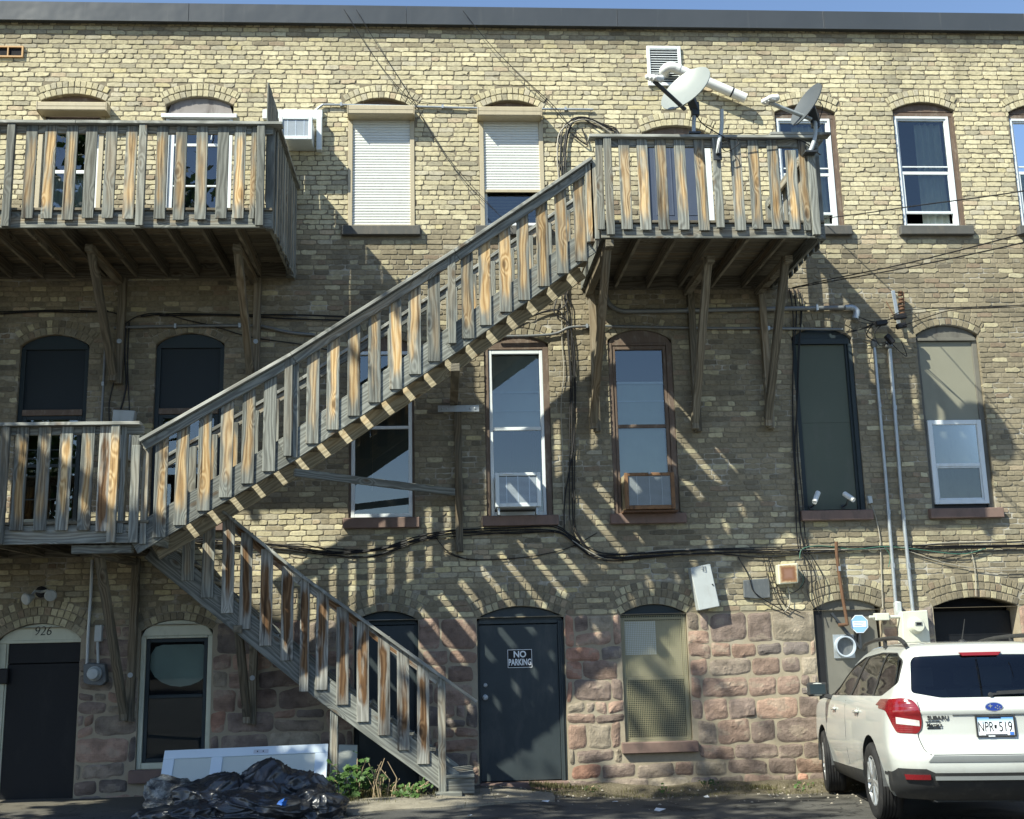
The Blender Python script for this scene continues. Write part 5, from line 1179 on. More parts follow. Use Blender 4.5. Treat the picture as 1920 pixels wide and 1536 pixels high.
bundle('thin wires splayed above the right hand arch', [[(1690, 1030), (1760, 1045), (1822, 1032), (1920, 1028)], [(1822, 1034), (1826, 1070), (1828, 1120)], [(1806, 1024), (1824, 1040), (1850, 1026)], [(1700, 1036), (1780, 1060), (1880, 1070), (1990, 1060)]], .03, .006, ('cable', 'cable_pale'))
pipe('wire', [(1634, 946), (1642, 970), (1650, 1010), (1652, 1060), (1655, 1140)], .007, 'cable_pale', 'pale wire dropping from the small sensor box beside the boarded window', 'cable', .02, cab, n=6)
for lab, pts in (('pair of thin black wires hanging from the roof edge to the first roller shutter', ([(645, 18, .12), (690, 90, .11), (735, 150, .09), (785, 205, .04)], [(668, 18, .12), (705, 80, .11), (740, 135, .09), (786, 206, .04)], [(736, 150, .09), (750, 175, .06), (800, 192, .04), (895, 199, .03)])), ('pair of thin wires slanting down from the first roller shutter to the second', ([(786, 212, .05), (830, 285, .10), (880, 350, .14), (955, 420, .2)], [(783, 206, .05), (836, 290, .10), (890, 354, .14), (962, 430, .2)])), ('thin black wire hanging from the roof edge to the cable tangle by the balcony', ([(868, 21, .12), (920, 85, .11), (985, 150, .09), (1040, 200, .06), (1075, 245, .05)], [(960, 128, .1), (1020, 186, .08), (1068, 236, .05), (1098, 262, .05)]))):
    bundle(lab, list(pts), 0, .0042, jit=0)
def service(lab, pts): bundle(lab, pts, 0, .0065, jit=0, name='service_line', cat='overhead line')
service('twisted overhead service line running off to the right from the splice boxes', [[(1672, 592, .25), (1700, 582, .5), (1760, 578, 1.0), (1850, 575, 2.0), (2000, 568, 3.6), (2300, 540, 6)], [(1672, 596, .25), (1720, 588, .6), (1780, 579, 1.1), (1850, 578, 2.0), (2000, 570, 3.6), (2300, 543, 6)], [(1690, 612, .2), (1730, 598, .6), (1780, 583, 1.1), (1850, 577, 2.0), (2000, 566, 3.6)]])
service('two overhead wires rising to the right from under the balcony corner', [[(1485, 540, .2), (1560, 523, .8), (1700, 494, 2.0), (1920, 438, 4), (2300, 330, 7)], [(1485, 541, .2), (1560, 527, .8), (1700, 502, 2.0), (1920, 455, 4), (2300, 360, 7)]])
service('single overhead wire crossing the upper windows at right', [[(1540, 410, .1), (1620, 400, .8), (1720, 386, 2.0), (1920, 358, 4), (2300, 290, 7)]])
service('short jumper wires between the weatherhead and the splice boxes', [[(1604, 592, .08), (1640, 604, .14), (1680, 596, .2)], [(1604, 594, .08), (1620, 606, .14), (1660, 604, .2)], [(1642, 640, .1), (1625, 628, .12), (1640, 606, .18), (1660, 606, .2)], [(1668, 642, .1), (1650, 648, .14), (1640, 625, .18), (1655, 608, .2)], [(1670, 642, .1), (1684, 656, .14), (1700, 668, .12), (1690, 640, .12)], [(1560, 628, .05), (1600, 622, .1), (1640, 606, .16)], [(1586, 622, .05), (1620, 616, .1), (1656, 600, .16)]])
# service bracket with insulators and splice boxes
a = at(1680, 570, .05); sb = thing('service_bracket', a, 'galvanised service bracket with rusty insulators and black splice boxes on the wall', 'bracket')
b = MB(); p0, p1 = at(1674, 545, .09), at(1686, 612, .09); b.bar(p0, p1, .05, .02, (0, 1, 0)); b.build('mast_plate', M['galv'], sb, bevel=.004)
for py in (551, 564, 577, 590): 
    c = at(1688+(py-551)*.1, py, .09); b = MB(); b.lathe([(.012, -.035), (.034, -.03), (.034, -.012), (.02, 0), (.034, .012), (.034, .03), (.012, .035)], c, (0, 0, 1), 12); b.build('insulator', M['rust'], sb, smooth=True)
b = MB(); b.bar(at(1694, 548, .1), at(1696, 600, .1), .012, .012); b.bar(at(1662, 566, .05), at(1676, 592, .09), .025, .012); b.build('strap', M['rust'], sb)
for px, py, w_, an in ((1688, 594, .16, .12), (1652, 606, .16, .15), (1690, 611, .13, .2), (1668, 636, .14, .9)):
    c = at(px, py, .2); d = Vector((math.cos(an), 0, math.sin(an)*(1 if px != 1668 else -1))); b = MB(); b.bar(c-d*w_/2, c+d*w_/2, .07, .075, (0, 1, 0)); b.build('splice_box', M['black_plastic'], sb, bevel=.012)
# enclosures
def wall_box(name, corners, D, mat, label, cat, front=None, group=None, bevel=.008, D0=0.):
    q = [at(*p, D) for p in corners]; b = MB(); n = len(q); b.add([(v.x, -D, v.z) for v in q]+[(v.x, -D0+.002, v.z) for v in q], [tuple(range(n)), tuple(range(2*n-1, n-1, -1))]+[(i, i+n, (i+1) % n+n, (i+1) % n) for i in range(n)])
    o = tag(b.build(name, M[mat], None, bevel=bevel), label, cat, group); return o, q
o, q = wall_box('junction_box', [(1294, 1065), (1332, 1057), (1350, 1137), (1311, 1145)], .16, 'grey_box', 'pale grey cabinet hanging crooked above the stone wall', 'electrical box')
b = MB(); b.lathe([(.010, 0), (.008, .012), (0, .013)], at(1336, 1096, .16), (0, -1, 0), 10); b.build('latch', M['steel_dark'], o); b = MB(); b.tube([at(1318, 1061, .17), at(1316, 1068, .175), at(1322, 1070, .175), at(1322, 1061, .17)], .004, 5); b.build('hasp', M['steel_dark'], o)
o, q = wall_box('junction_box', [(1394, 1088), (1443, 1084), (1445, 1121), (1420, 1123), (1395, 1121)], .035, 'grey_dark', 'flat dark grey cover plate on the wall left of the rusted box', 'electrical box')
o, q = wall_box('junction_box', [(1459, 1059), (1496, 1056), (1497, 1093), (1461, 1096)], .14, 'cream', 'small cream box with a rusted orange front', 'electrical box')
s = NT('rusted_front'); o_ = s.coord('Generated'); gx = s.sep(o_); ex = s.math('MULTIPLY', s.math('ABSOLUTE', s.math('SUBTRACT', gx[0], .5)), 2.); ez = s.math('MULTIPLY', s.math('ABSOLUTE', s.math('SUBTRACT', gx[2], .5)), 2.); e_ = s.math('ADD', s.math('MAXIMUM', ex, ez), s.math('MULTIPLY', s.math('SUBTRACT', s.noise(o_, 6., 5., .7), .5), .5))
M['rust_front'] = s.fin(s.ramp(e_, [(.30, (.22, .12, .085)), (.65, (.17, .075, .035)), (.84, (.30, .18, .09)), (.98, (.44, .38, .27))]), .75)
ins = [at(1461, 1061, .1405), at(1494, 1058.5, .1405), at(1495, 1091, .1405), at(1463, 1093.5, .1405)]; b = MB(); b.add([(v.x, -.143, v.z) for v in ins]+[(v.x, -.13, v.z) for v in ins], [(0, 1, 2, 3), (7, 6, 5, 4), (0, 4, 5, 1), (1, 5, 6, 2), (2, 6, 7, 3), (3, 7, 4, 0)]); b.build('cover', M['rust_front'], o)
o, q = wall_box('electrical_panel', [(212, 768), (253, 770), (246, 812), (240, 862), (203, 858)], .12, 'grey_box', 'grey electrical panel leaning out between the dark screened windows at left', 'electrical box')
o, q = wall_box('meter_cabinet', [(1691, 1147), (1739, 1144), (1745, 1204), (1694, 1206)], .17, 'grey_box', 'pale electricity meter cabinet beside the dark garage opening', 'electric meter'); M['meter_pale'] = paint('pale_meter_paint', (.52, .53, .45), .5, 0., .06, (.3, .27, .2), .3); o.data.materials[0] = M['meter_pale']
c = at(1722, 1173, .26); b = MB(); b.lathe([(.105, 0), (.095, .035), (.085, .05), (.082, .09), (.07, .105), (0, .107)], (c.x, -.17, c.z), (0, -1, 0), 24); m_ = b.build('meter_dial', M['meter_pale'], o, smooth=True)
b = MB(); b.box(c.x-.045, c.x+.045, -.2815, -.27, c.z-.005, c.z+.045); b.build('display', M['car_grey'], m_, bevel=.003); b = MB(); b.box(c.x-.03, c.x+.03, -.2835, -.2805, c.z+.008, c.z+.034); b.build('display_glass', M['sign_black'], m_)
b = MB(); b.tube([at(1690, 1156, .10), at(1664, 1157, .10)], .022, 10); a0, a1 = at(1641, 1150, .13), at(1668, 1163, .13); b.box(a0.x, a1.x, -.14, -.05, a1.z, a0.z); b.tube([(a0.x-.07, -.1, (a0.z+a1.z)/2), (a0.x, -.1, (a0.z+a1.z)/2)], .02, 8); b.build('pipe_fitting', M['meter_pale'], o, bevel=.01)
o, q = wall_box('meter_cabinet', [(156, 1247), (165, 1243), (196, 1245), (199, 1278), (190, 1286), (166, 1284), (156, 1280)], .13, 'grey_dark', 'small dark grey meter box with round glass by the black door', 'electric meter')
c = at(178, 1263, .13); b = MB(); b.lathe([(.085, 0), (.085, .03), (.072, .04), (.070, .085), (.058, .10), (0, .104)], (c.x, -.13, c.z), (0, -1, 0), 22); b.build('meter_dial', M['grey_box'], o, smooth=True)
a0, a1 = at(178, 1172, .07), at(190, 1203, .07); b = MB(); b.box(a0.x, a1.x, -.08, -.0, a1.z, a0.z); b.tube([at(183, 1203, .04), at(184, 1245, .04)], .018, 8); b.build('switch_box', M['grey_box'], o, bevel=.012)
c = at(76, 1110, .05); fl = thing('floodlight', c, 'twin headed floodlight above the black door', 'lamp'); b = MB(); b.lathe([(.07, 0), (.07, .03), (.03, .04)], (c.x, -.0, c.z), (0, -1, 0), 16); b.build('base_plate', M['black_plastic'], fl)
for px, py, dx in ((56, 1121, -.6), (95, 1114, .35)):
    e = at(px, py, .2); b = MB(); b.tube([(c.x, -.04, c.z), (e.x*.6+c.x*.4, -.12, c.z+.01), tuple(e)], .016, 8); b.lathe([(.022, -.06), (.035, -.03), (.06, .03), (.072, .06), (.06, .075), (0, .082)], e, (dx, -1, -.35), 16); b.build('lamp_head', M['grey_box'], fl, smooth=True)
for p0, p1, lab in (((1534, 923), (1527, 942), 'white bullet camera aiming down to the left on the boarded window'), ((1582, 925), (1601, 938), 'white bullet camera aiming down to the right on the boarded window')):
    a, e = at(*p0, .10), at(*p1, .22); t = thing('security_camera', a, lab, 'camera', 'cameras on the boarded window'); d = (e-a).normalized(); b = MB(); b.lathe([(.022, 0), (.033, .01), (.033, (e-a).length-.02), (.03, (e-a).length), (.0, (e-a).length-.005)], a, d, 14); b.build('camera_body', M['pvc'], t, smooth=True)
    m_ = (a+e)/2; b = MB(); b.tube([(m_.x, .07, m_.z-.1), (m_.x, -.06, m_.z-.09), tuple(m_)], .012, 7); b.lathe([(.03, 0), (.03, .015)], (m_.x, .074, m_.z-.1), (0, -1, 0), 12); b.build('mount', M['steel_dark'], t)
o, q = wall_box('sensor_box', [(1627, 930), (1635, 930), (1637, 943), (1630, 944)], .06, 'grey_box', 'tiny grey sensor box beside the boarded window', 'sensor', bevel=.004)
# octagonal sign and duct plate on the boarded arch
c = at(1613, 1170, .06); t = thing('octagon_sign', c, 'small blue and white octagonal sign on the boarded arch', 'sign'); b = MB(); R8 = .118; oct_ = lambda r, y: [(c.x+r*math.cos(R(22.5+45*i)), y, c.z+r*math.sin(R(22.5+45*i))) for i in range(8)]
b.add(oct_(R8, -.03)+oct_(R8, -.025), [tuple(range(8)), tuple(range(15, 7, -1))]+[(i, i+8, (i+1) % 8+8, (i+1) % 8) for i in range(8)]); b.build('face', M['sign_white'], t)
M['sign_pale_blue'] = paint('sign_pale_blue', (.22, .40, .66), .4, 0., .05)
b = MB(); b.add(oct_(R8*.93, -.0315), [tuple(range(8))]); b.build('field', M['sign_pale_blue'], t); b = MB(); b.box(c.x-.085, c.x+.085, -.0335, -.032, c.z-.035, c.z+.035); b.build('white_band', M['sign_white'], t)
b = MB(); [b.box(c.x-.07, c.x+.07-.02*i, -.0345, -.0336, c.z+.018-.02*i, c.z+.024-.02*i) for i in range(3)]; b.build('lettering', M['blue'], t); b = MB(); b.box(c.x-.012, c.x+.012, -.024, .05, c.z-.3, c.z-.08); b.build('stake', M['steel_dark'], t)
a0, a1 = at(1565, 1190, .04), at(1608, 1234, .04); t = thing('duct_plate', (a0.x, 0, a1.z), 'square metal plate with a round duct on the boarded arch', 'vent'); c = ((a0.x+a1.x)/2, (a0.z+a1.z)/2); b = MB(); b.box(a0.x, a1.x, .03, .05, a1.z, a0.z); b.build('plate', M['galv'], t, bevel=.003)
b = MB(); b.lathe([(.128, 0), (.128, .07), (.112, .07), (.112, .0)], (c[0], .03, c[1]), (0, -1, 0), 28); b.build('collar', M['pale_metal'], t, smooth=True); b = MB(); b.lathe([(.111, 0), (.0, .001)], (c[0], .024, c[1]), (0, -1, 0), 24); b.build('duct_mouth', M['grey_dark'], t); t.children[0].data.materials[0] = M['pale_metal']
b = MB(); b.bar(at(1558, 1150, .0)+Vector((0, -.02, 0)), at(1612, 1216, .0)+Vector((0, -.02, 0)), .03, .03, (0, 1, 0)); tag(b.build('steel_bar', M['steel_dark']), 'dark steel bar slanting across the boarded arch', 'bar')
# air conditioners
def aircon(name, x0, x1, z0, z1, D, mat, label, rust=False):
    t = thing(name, (x0, -D, z0), label, 'air conditioner', 'air conditioners in the facade'); m = .038
    b = MB(); b.box(x0+.012, x1-.012, -D+.02, .12, z0+.008, z1-.008); b.build('casing', M['rust_cream' if rust else 'aircon'], t, bevel=.008)
    b = MB(); rect_frame(b, x0, x1, z0, z1, -D-.012, -D+.018, .05, .05, .04); b.build('front_frame', M[mat], t, bevel=.006)
    b = MB(); n = int((z1-z0-2*m)/.014)
    for i in range(n): zz = z0+m+.004+.014*i; b.box(x0+m*1.3, x1-m*1.3, -D+.004, -D+.0165, zz, zz+.006)
    for i in range(1, 4): xx = x0+(x1-x0)*i/4; b.box(xx-.004, xx+.004, -D+.001, -D+.0035, z0+m, z1-m)
    b.build('grille', M['pale_metal'] if not rust else M['ac_grille'], t)
    b = MB(); b.box(x0+m, x1-m, -D+.0045, -D+.019, z0+m, z1-m); b.build('grille_backing', M['ac_back'], t); return t
a0, a1 = at(541, 219, .36), at(585.5, 262, .36); t = aircon('air_conditioner', a0.x-.12, a1.x, a1.z, a0.z, .36, 'aircon', 'small white air conditioner sticking out beside the left balcony screen')
p0, p1 = at(493, 207, .02), at(605, 222, .02); b = MB(); b.box(p0.x, p1.x, -.05, -.0, p1.z-.02, p0.z); b.box(at(594, 220, .1).x, at(604, 220, .1).x, -.12, -.03, at(600, 282, .1).z, p1.z-.021); b.build('surround', M['aircon'], t, bevel=.005)
a0, a1 = at(928, 887, .30), at(1015, 950, .30); t = aircon('air_conditioner', a0.x, a1.x, a1.z, a0.z, .30, 'aircon', 'white air conditioner in the window left of the upright cables')
b = MB(); [b.bar((x, -.26, a1.z-.005), (x, -.02, a1.z-.10), .03, .03) for x in (a0.x+.04, a1.x-.05)]; [b.bar((x, -.26, a1.z-.004), (x, -.26, a1.z-.09), .025, .025) for x in (a0.x+.04, a1.x-.05)]; b.build('support', M['galv'], t); b = MB(); b.box(a0.x+.1, a0.x+.22, -.325, -.313, a0.z-.02, a0.z-.005); b.build('badge', M['sign_white'], t)
a0, a1 = at(1170, 887, .26), at(1267, 954, .26); t = aircon('air_conditioner', a0.x, a1.x, a1.z, a0.z, .26, 'rust_orange', 'rusty brown air conditioner in the brown framed window', True)
b = MB(); b.lathe([(.02, 0), (.012, .02), (0, .022)], ((a0.x+a1.x)/2, -.275, a0.z-.008), (0, -1, 0), 10); b.build('screw_cap', M['galv'], t); b = MB(); b.box(a0.x-.02, a1.x+.04, -.24, .02, a1.z-.03, a1.z-.008); b.build('tray', M['rust'], t)
# vents high on the wall
a0, a1 = at(1212, 86, .03), at(1280, 161, .03); t = thing('louvre_vent', (a0.x, 0, a1.z), 'white louvred vent high on the wall behind the dish', 'vent'); b = MB(); rect_frame(b, a0.x, a1.x, a1.z, a0.z, -.035, .0, .045); b.build('frame', M['white'], t, bevel=.004)
b = MB(); n = 15
for i in range(n): zz = a1.z+.05+(a0.z-a1.z-.1)*i/(n-1); b.bar((a0.x+.045, -.02, zz), (a1.x-.045, -.02, zz), .028, .004, (0, -.7, .7))
b.build('slats', M['white'], t); b = MB(); b.box(a0.x+.045, a1.x-.045, -.009, -.003, a1.z+.045, a0.z-.045); b.build('backing', M['steel_dark'], t)
t = thing('vent_pipe', at(1250, 128, .12), 'fat white plastic vent pipe slanting down from the louvred vent', 'pipe')
b = MB(); b.tube(spline([at(1246, 140, .0), at(1246, 132, .10), at(1256, 126, .15), at(1275, 130, .15)], 5), .068, 18); b.build('elbow', M['pvc'], t, smooth=True)
b = MB(); b.tube([at(1264, 127, .15), at(1398, 184.5, .13)], .066, 20, cap=False); b.tube([at(1396, 183.5, .13), at(1270, 129.5, .15)], .058, 20, cap=False); b.build('pipe', M['pvc'], t, smooth=True); b = MB(); a = at(1371, 173, .134); d = (at(1398, 184.5, .13)-at(1264, 127, .15)).normalized(); b.lathe([(.064, 0), (.069, .002), (.069, .02), (.064, .022)], a, d, 20); b.build('band', M['black_plastic'], t); b = MB(); b.lathe([(.064, 0), (.071, .002), (.071, .05), (.064, .052)], at(1268, 128.5, .15), d, 20); b.build('collar', M['pvc'], t, smooth=True)
a0, a1 = at(-30, 86, .02), at(43, 107.5, .02); t = thing('air_vent', (a0.x, 0, a1.z), 'small orange framed vent high at the left edge', 'vent'); M['orange'] = paint('faded_orange_paint', (.44, .27, .12), .7, 0., .15); b = MB(); rect_frame(b, a0.x, a1.x, a1.z, a0.z, -.03, .01, .02); xm = at(15, 97, .02).x; b.box(xm-.008, xm+.008, -.028, .008, a1.z+.0205, a0.z-.0205); b.build('frame', M['orange'], t); b = MB(); b.box(a0.x+.02, a1.x-.02, -.004, .012, a1.z+.02, a0.z-.02); b.build('mouth', M['dark'], t)
# satellite dishes on the right balcony rail
def dish(label, c, nrm, major, ra, rb_, mat, depth, arm0, arm1, mast, lnb_mat):
    t = thing('satellite_dish', c, label, 'satellite dish', 'satellite dishes on the balcony rail'); c = Vector(c); n = Vector(nrm).normalized(); a = Vector(major); a = (a-n*a.dot(n)).normalized(); b_ = n.cross(a); b = MB(); nr, na = 8, 40; k = 0
    vs = [c-n*depth]; 
    for i in range(1, nr+1): r = i/nr; vs += [c+a*(ra*r*math.cos(6.2832*j/na))+b_*(rb_*r*math.sin(6.2832*j/na))-n*depth*(1-r*r) for j in range(na)]
    fs = [(0, 1+j, 1+(j+1) % na) for j in range(na)]
    for i in range(nr-1): fs += [(1+i*na+j, 1+(i+1)*na+j, 1+(i+1)*na+(j+1) % na, 1+i*na+(j+1) % na) for j in range(na)]
    m = len(vs); vs += [v-n*.012 for v in vs]; fs += [tuple(q+m for q in f[::-1]) for f in fs]; e = 1+(nr-1)*na; fs += [(e+j, e+j+m, e+(j+1) % na+m, e+(j+1) % na) for j in range(na)]
    b.add(vs, fs); b.build('reflector', M[mat], t, smooth=True)
    b = MB(); b.tube([arm0, arm1], .020, 8); d = (Vector(arm1)-Vector(arm0)).normalized(); b.bar(Vector(arm0), Vector(arm1), .05, .03, (0, 0, 1)); b.build('arm', M[lnb_mat[1]], t, bevel=.006)
    b = MB(); e = Vector(arm1); side = b_ if abs(b_.z) < .8 else a
    for q in (-.07, 0, .07): b.lathe([(.02, -.06), (.034, -.03), (.036, .03), (.044, .05), (.04, .07), (0, .072)], e+Vector((0, 0, .04))+side*q, (c-e).normalized(), 12)
    b.bar(e-side*.10+Vector((0, 0, .03)), e+side*.10+Vector((0, 0, .03)), .06, .05, (0, 0, 1)); b.build('receiver', M[lnb_mat[0]], t, bevel=.006, smooth=True)
    b = MB(); b.tube(spline(mast, 5), .024, 12); b.build('mast', M['galv' if mat == 'dish' else 'grey_box'], t, smooth=True); b = MB(); f = Vector(mast[0]); b.box(f.x-.07, f.x+.07, f.y-.06, f.y+.06, f.z-.02, f.z+.006); b.build('foot', M['steel_dark'], t, bevel=.004)
    b = MB(); e = Vector(mast[-1]); bk = c-n*(depth+.03); b.bar(e-Vector((0, 0, .12)), e+Vector((0, 0, .05)), .09, .07, (0, 1, 0)); b.bar(e-Vector((0, 0, .04)), bk, .10, .06); b.build('mount', M['steel_dark'], t, bevel=.006); return t
Dd = 2.00; c = at(1285, 165, Dd+.15); nrm = (-.52, -.60, .42); mj = (at(1327, 121, Dd+.1)-at(1245, 208, Dd+.1))
dish('larger pale grey satellite dish tilted skyward on the balcony rail', c, nrm, mj, .345, .285, 'dish', .055, at(1285, 206, Dd+.22), at(1226, 152, Dd+.42), [at(1301, 251, Dd), at(1301, 228, Dd), at(1303, 200, Dd)], ('pvc', 'steel_dark'))
c = at(1511, 195, Dd+.12); nrm = (-.80, -.30, .42); mj = (at(1534, 152, Dd)-at(1489, 239, Dd))
t = dish('smaller dark grey satellite dish at the balcony corner', c, nrm, mj, .285, .235, 'dish_dark', .05, at(1521, 224, Dd+.02), at(1443, 193, Dd+.25), [at(1518, 286, Dd+.08), at(1524, 272, Dd+.08), at(1529, 250, Dd+.04), at(1528, 222, Dd-.02)], ('pvc', 'grey_box'))
t = thing('mast_pole', at(1347, 292, Dd+.05), 'bare bent grey mast without a dish on the balcony rail', 'pole'); b = MB(); b.tube(spline([at(1346, 288, Dd+.09), at(1349, 262, Dd+.09), at(1353, 240, Dd+.05), at(1353, 206, Dd+.05)], 5), .024, 12, cap=True); b.build('pole', M['grey_box'], t, smooth=True); b = MB(); c = at(1346, 290, Dd+.1); b.box(c.x-.05, c.x+.05, c.y+.01, c.y+.03, c.z-.06, c.z+.08); b.bar(c, at(1349, 268, Dd+.09), .07, .04); b.build('foot', M['steel_dark'], t, bevel=.004)
bundle('black coax cables drooping along the balcony rail between the masts', [[(1305, 215, Dd+.03), (1318, 232, Dd+.06), (1345, 250, Dd+.1), (1362, 262, Dd+.1), (1372, 285, Dd+.09)], [(1355, 258, Dd+.1), (1390, 262, Dd+.08), (1440, 262, Dd+.06), (1500, 262, Dd+.06), (1538, 290, Dd+.08)], [(1360, 265, Dd+.1), (1352, 275, Dd+.1), (1364, 284, Dd+.1), (1385, 270, Dd+.09), (1378, 258, Dd+.08)], [(1534, 190, Dd), (1542, 200, Dd), (1538, 220, Dd), (1530, 245, Dd+.03)]], 0, .007, jit=.004)
# ================================================================ ground, rubbish, plants
def gz(x, y):
    "ground height: falls gently to the wall, with a small dirt bank along it"
    d = -y
    f = -.04*(4.4-d) if d < 4.4 else .036*(d-4.4)*(1 if d < 12 else 12/d)
    if x < 2.2: f = f*max(0., min(1., (x-.6)/1.6)) + (1-max(0., min(1., (x-.6)/1.6)))*((.018*(d-1.2) if d > 1.2 else 0)*(1 if d < 12 else 12/d)-.02)
    return f
def asphalt():
    s = NT('asphalt'); o = s.coord(); n = s.noise(o, .9, 5., .6); f = s.noise(o, 120., 3., .6); g = s.noise(o, 22., 4., .7)
    c = s.ramp(n, [(.3, (.056, .057, .055)), (.55, (.085, .083, .077)), (.75, (.12, .114, .10))]); c = s.mix(s.sstep(f, .60, .75), c, (.21, .20, .185)); c = s.mix(s.math('MULTIPLY', s.sstep(g, .55, .75), .5), c, (.035, .035, .033))
    vo = s.node('ShaderNodeTexVoronoi', feature='DISTANCE_TO_EDGE'); va = s.node('ShaderNodeVectorMath', operation='ADD'); s.put(va.inputs[0], o); nv = s.node('ShaderNodeTexNoise'); s.put(nv.inputs['Vector'], o); nv.inputs['Scale'].default_value = 3.; s.put(va.inputs[1], nv.outputs['Color']); s.put(vo.inputs['Vector'], va.outputs[0]); vo.inputs['Scale'].default_value = .55
    ck = s.math('SUBTRACT', 1., s.sstep(vo.outputs['Distance'], .002, .012)); c = s.mix(s.math('MULTIPLY', ck, .8), c, (.015, .015, .014)); st_ = s.noise(s.mapping(o, (1, 1, 1), (4, 4, 4)), 1.4, 3., .5); c = s.mix(s.math('MULTIPLY', s.sstep(st_, .6, .68), .6), c, (.022, .022, .021))
    y = s.sep(o)[1]; c = s.mix(s.math('MULTIPLY', s.sstep(s.math('ADD', y, s.math('MULTIPLY', s.math('SUBTRACT', n, .5), 2.)), -1.7, -.4), .6), c, (.13, .115, .085))
    s.bump(s.math('ADD', f, s.math('MULTIPLY', g, .8)), .9, .010); return s.fin(c, .9, 0., .25)
M['asphalt'] = asphalt()
b = MB(); xs = [-60, -30, -16]+[-9+.3*i for i in range(74)]+[18, 32, 60]; ys = [-60, -40, -26, -18]+[-12+.3*i for i in range(41)]+[.2]
rg = random.Random(4)
vs = [(x, y, gz(x, y)+(noise.noise(Vector((x*1.1, y*1.1, 0)))*.015 if -10 < x < 13 and y > -12 else 0)) for y in ys for x in xs]; nx = len(xs)
b.add(vs, [(j*nx+i, j*nx+i+1, (j+1)*nx+i+1, (j+1)*nx+i) for j in range(len(ys)-1) for i in range(nx-1)]); tag(b.build('ground', M['asphalt'], smooth=True), kind='structure')
# concrete strip by the short stair
s = NT('worn_concrete'); o_ = s.coord(); n_ = s.noise(o_, 2.2, 6., .65); M['concrete'] = s.fin(s.mix(s.sstep(s.noise(o_, 40., 4., .7), .5, .72), s.ramp(n_, [(.3, (.15, .135, .105)), (.7, (.30, .275, .22))]), (.11, .1, .08)), .92, 0., .2); s.bump(s.noise(o_, 30., 5., .7), .6, .008)
b = MB(); P_ = [(-1.75, -1.75), (-.9, -2.05), (.2, -1.75), (1.2, -1.25), (1.25, -.55), (.45, -.4), (-.3, -.9), (-1.2, -1.0)]; k = len(P_); ctr = (-.2, -1.2)
pts = []
for i in range(k):
    for t in (0, .33, .66): x = P_[i][0]*(1-t)+P_[(i+1) % k][0]*t; y = P_[i][1]*(1-t)+P_[(i+1) % k][1]*t; q = noise.noise(Vector((x*4, y*4, 1)))*.10; pts.append((x+q, y+q))
m = len(pts); b.add([(ctr[0], ctr[1], gz(*ctr)+.045)]+[(ctr[0]+(x-ctr[0])*.6, ctr[1]+(y-ctr[1])*.6, gz(x, y)+.045) for x, y in pts]+[(x, y, gz(x, y)+.022) for x, y in pts]+[(x, y, gz(x, y)-.05) for x, y in pts], [(0, 1+i, 1+(i+1) % m) for i in range(m)]+[(1+r*m+i, 1+(r+1)*m+i, 1+(r+1)*m+(i+1) % m, 1+r*m+(i+1) % m) for r in (0, 1) for i in range(m)]); tag(b.build('pavement', M['concrete'], smooth=True), kind='structure')
# dirt bank at the foot of the wall
s = NT('dirt_bank'); o_ = s.coord(); M['dirt'] = s.fin(s.mix(s.sstep(s.noise(o_, 55., 4., .7), .5, .7), s.ramp(s.noise(o_, 5., 6., .7), [(.3, (.07, .06, .04)), (.7, (.15, .13, .09))]), (.22, .19, .14)), .95, 0., .1); s.bump(s.noise(o_, 40., 5., .75), .9, .02)
b = MB(); n = 120; rows_ = [(.62, -.03), (.42, .0), (.25, .05), (.1, .10), (-.03, .11)]
vs = []
for j, (d, h) in enumerate(rows_):
    for i in range(n+1):
        x = 1.35+8.6*i/n; q = noise.noise(Vector((x*1.7, d*3, 3))); e = min(1, (x-1.35)/.5); dd = d*(1+.25*q)+.02; vs.append((x, -dd, gz(x, -dd)+(h*e)*(1+.5*q)+noise.noise(Vector((x*9, d*20, 0)))*.012+.004))
b.add(vs, [(j*(n+1)+i, j*(n+1)+i+1, (j+1)*(n+1)+i+1, (j+1)*(n+1)+i) for j in range(4) for i in range(n)]); tag(b.build('verge', M['dirt'], smooth=True), kind='structure')
def leafmat(name, a, b_, rough=.55):
    s = NT(name); rn = s.noise(s.coord(), 9., 3.); s.b.inputs['Transmission Weight'].default_value = 0.; s.b.inputs['Subsurface Weight'].default_value = 0.
    tr = s.node('ShaderNodeBsdfTranslucent'); mx = s.node('ShaderNodeMixShader'); c = s.mix(rn, a, b_); s.put(tr.inputs[0], c); s.fin(c, rough, 0., .4); mx.inputs[0].default_value = .3
    s.t.links.new(s.b.outputs[0], mx.inputs[1]); s.t.links.new(tr.outputs[0], mx.inputs[2]); s.t.links.new(mx.outputs[0], s.out.inputs[0]); return s.m
M['leaf'] = leafmat('green_leaf', (.04, .09, .02), (.085, .165, .04)); M['leaf_dark'] = leafmat('dark_leaf', (.025, .055, .014), (.055, .10, .025)); M['grass'] = leafmat('dry_grass', (.075, .085, .03), (.17, .145, .065)); M['bark'] = paint('bark', (.09, .07, .05), .9, 0., .3, None, .4, 9., .5); M['dry'] = paint('dry_stalk', (.30, .23, .14), .85, 0., .2)
b = MB()
def blade(b, x, y, h, z=None):
    a = rg.uniform(0, 6.28); l = rg.uniform(.1, .9)*h; w_ = .004; d = Vector((math.cos(a), math.sin(a), 0)); p = Vector((x, y, gz(x, y) if z is None else z)); s_ = Vector((-d.y, d.x, 0))*w_
    m_ = p+d*l*.35+Vector((0, 0, h*.65)); e = p+d*l+Vector((0, 0, h*rg.uniform(.7, 1))); b.add([p-s_, p+s_, m_+s_*.7, m_-s_*.7, e], [(0, 1, 2, 3), (3, 2, 4)])
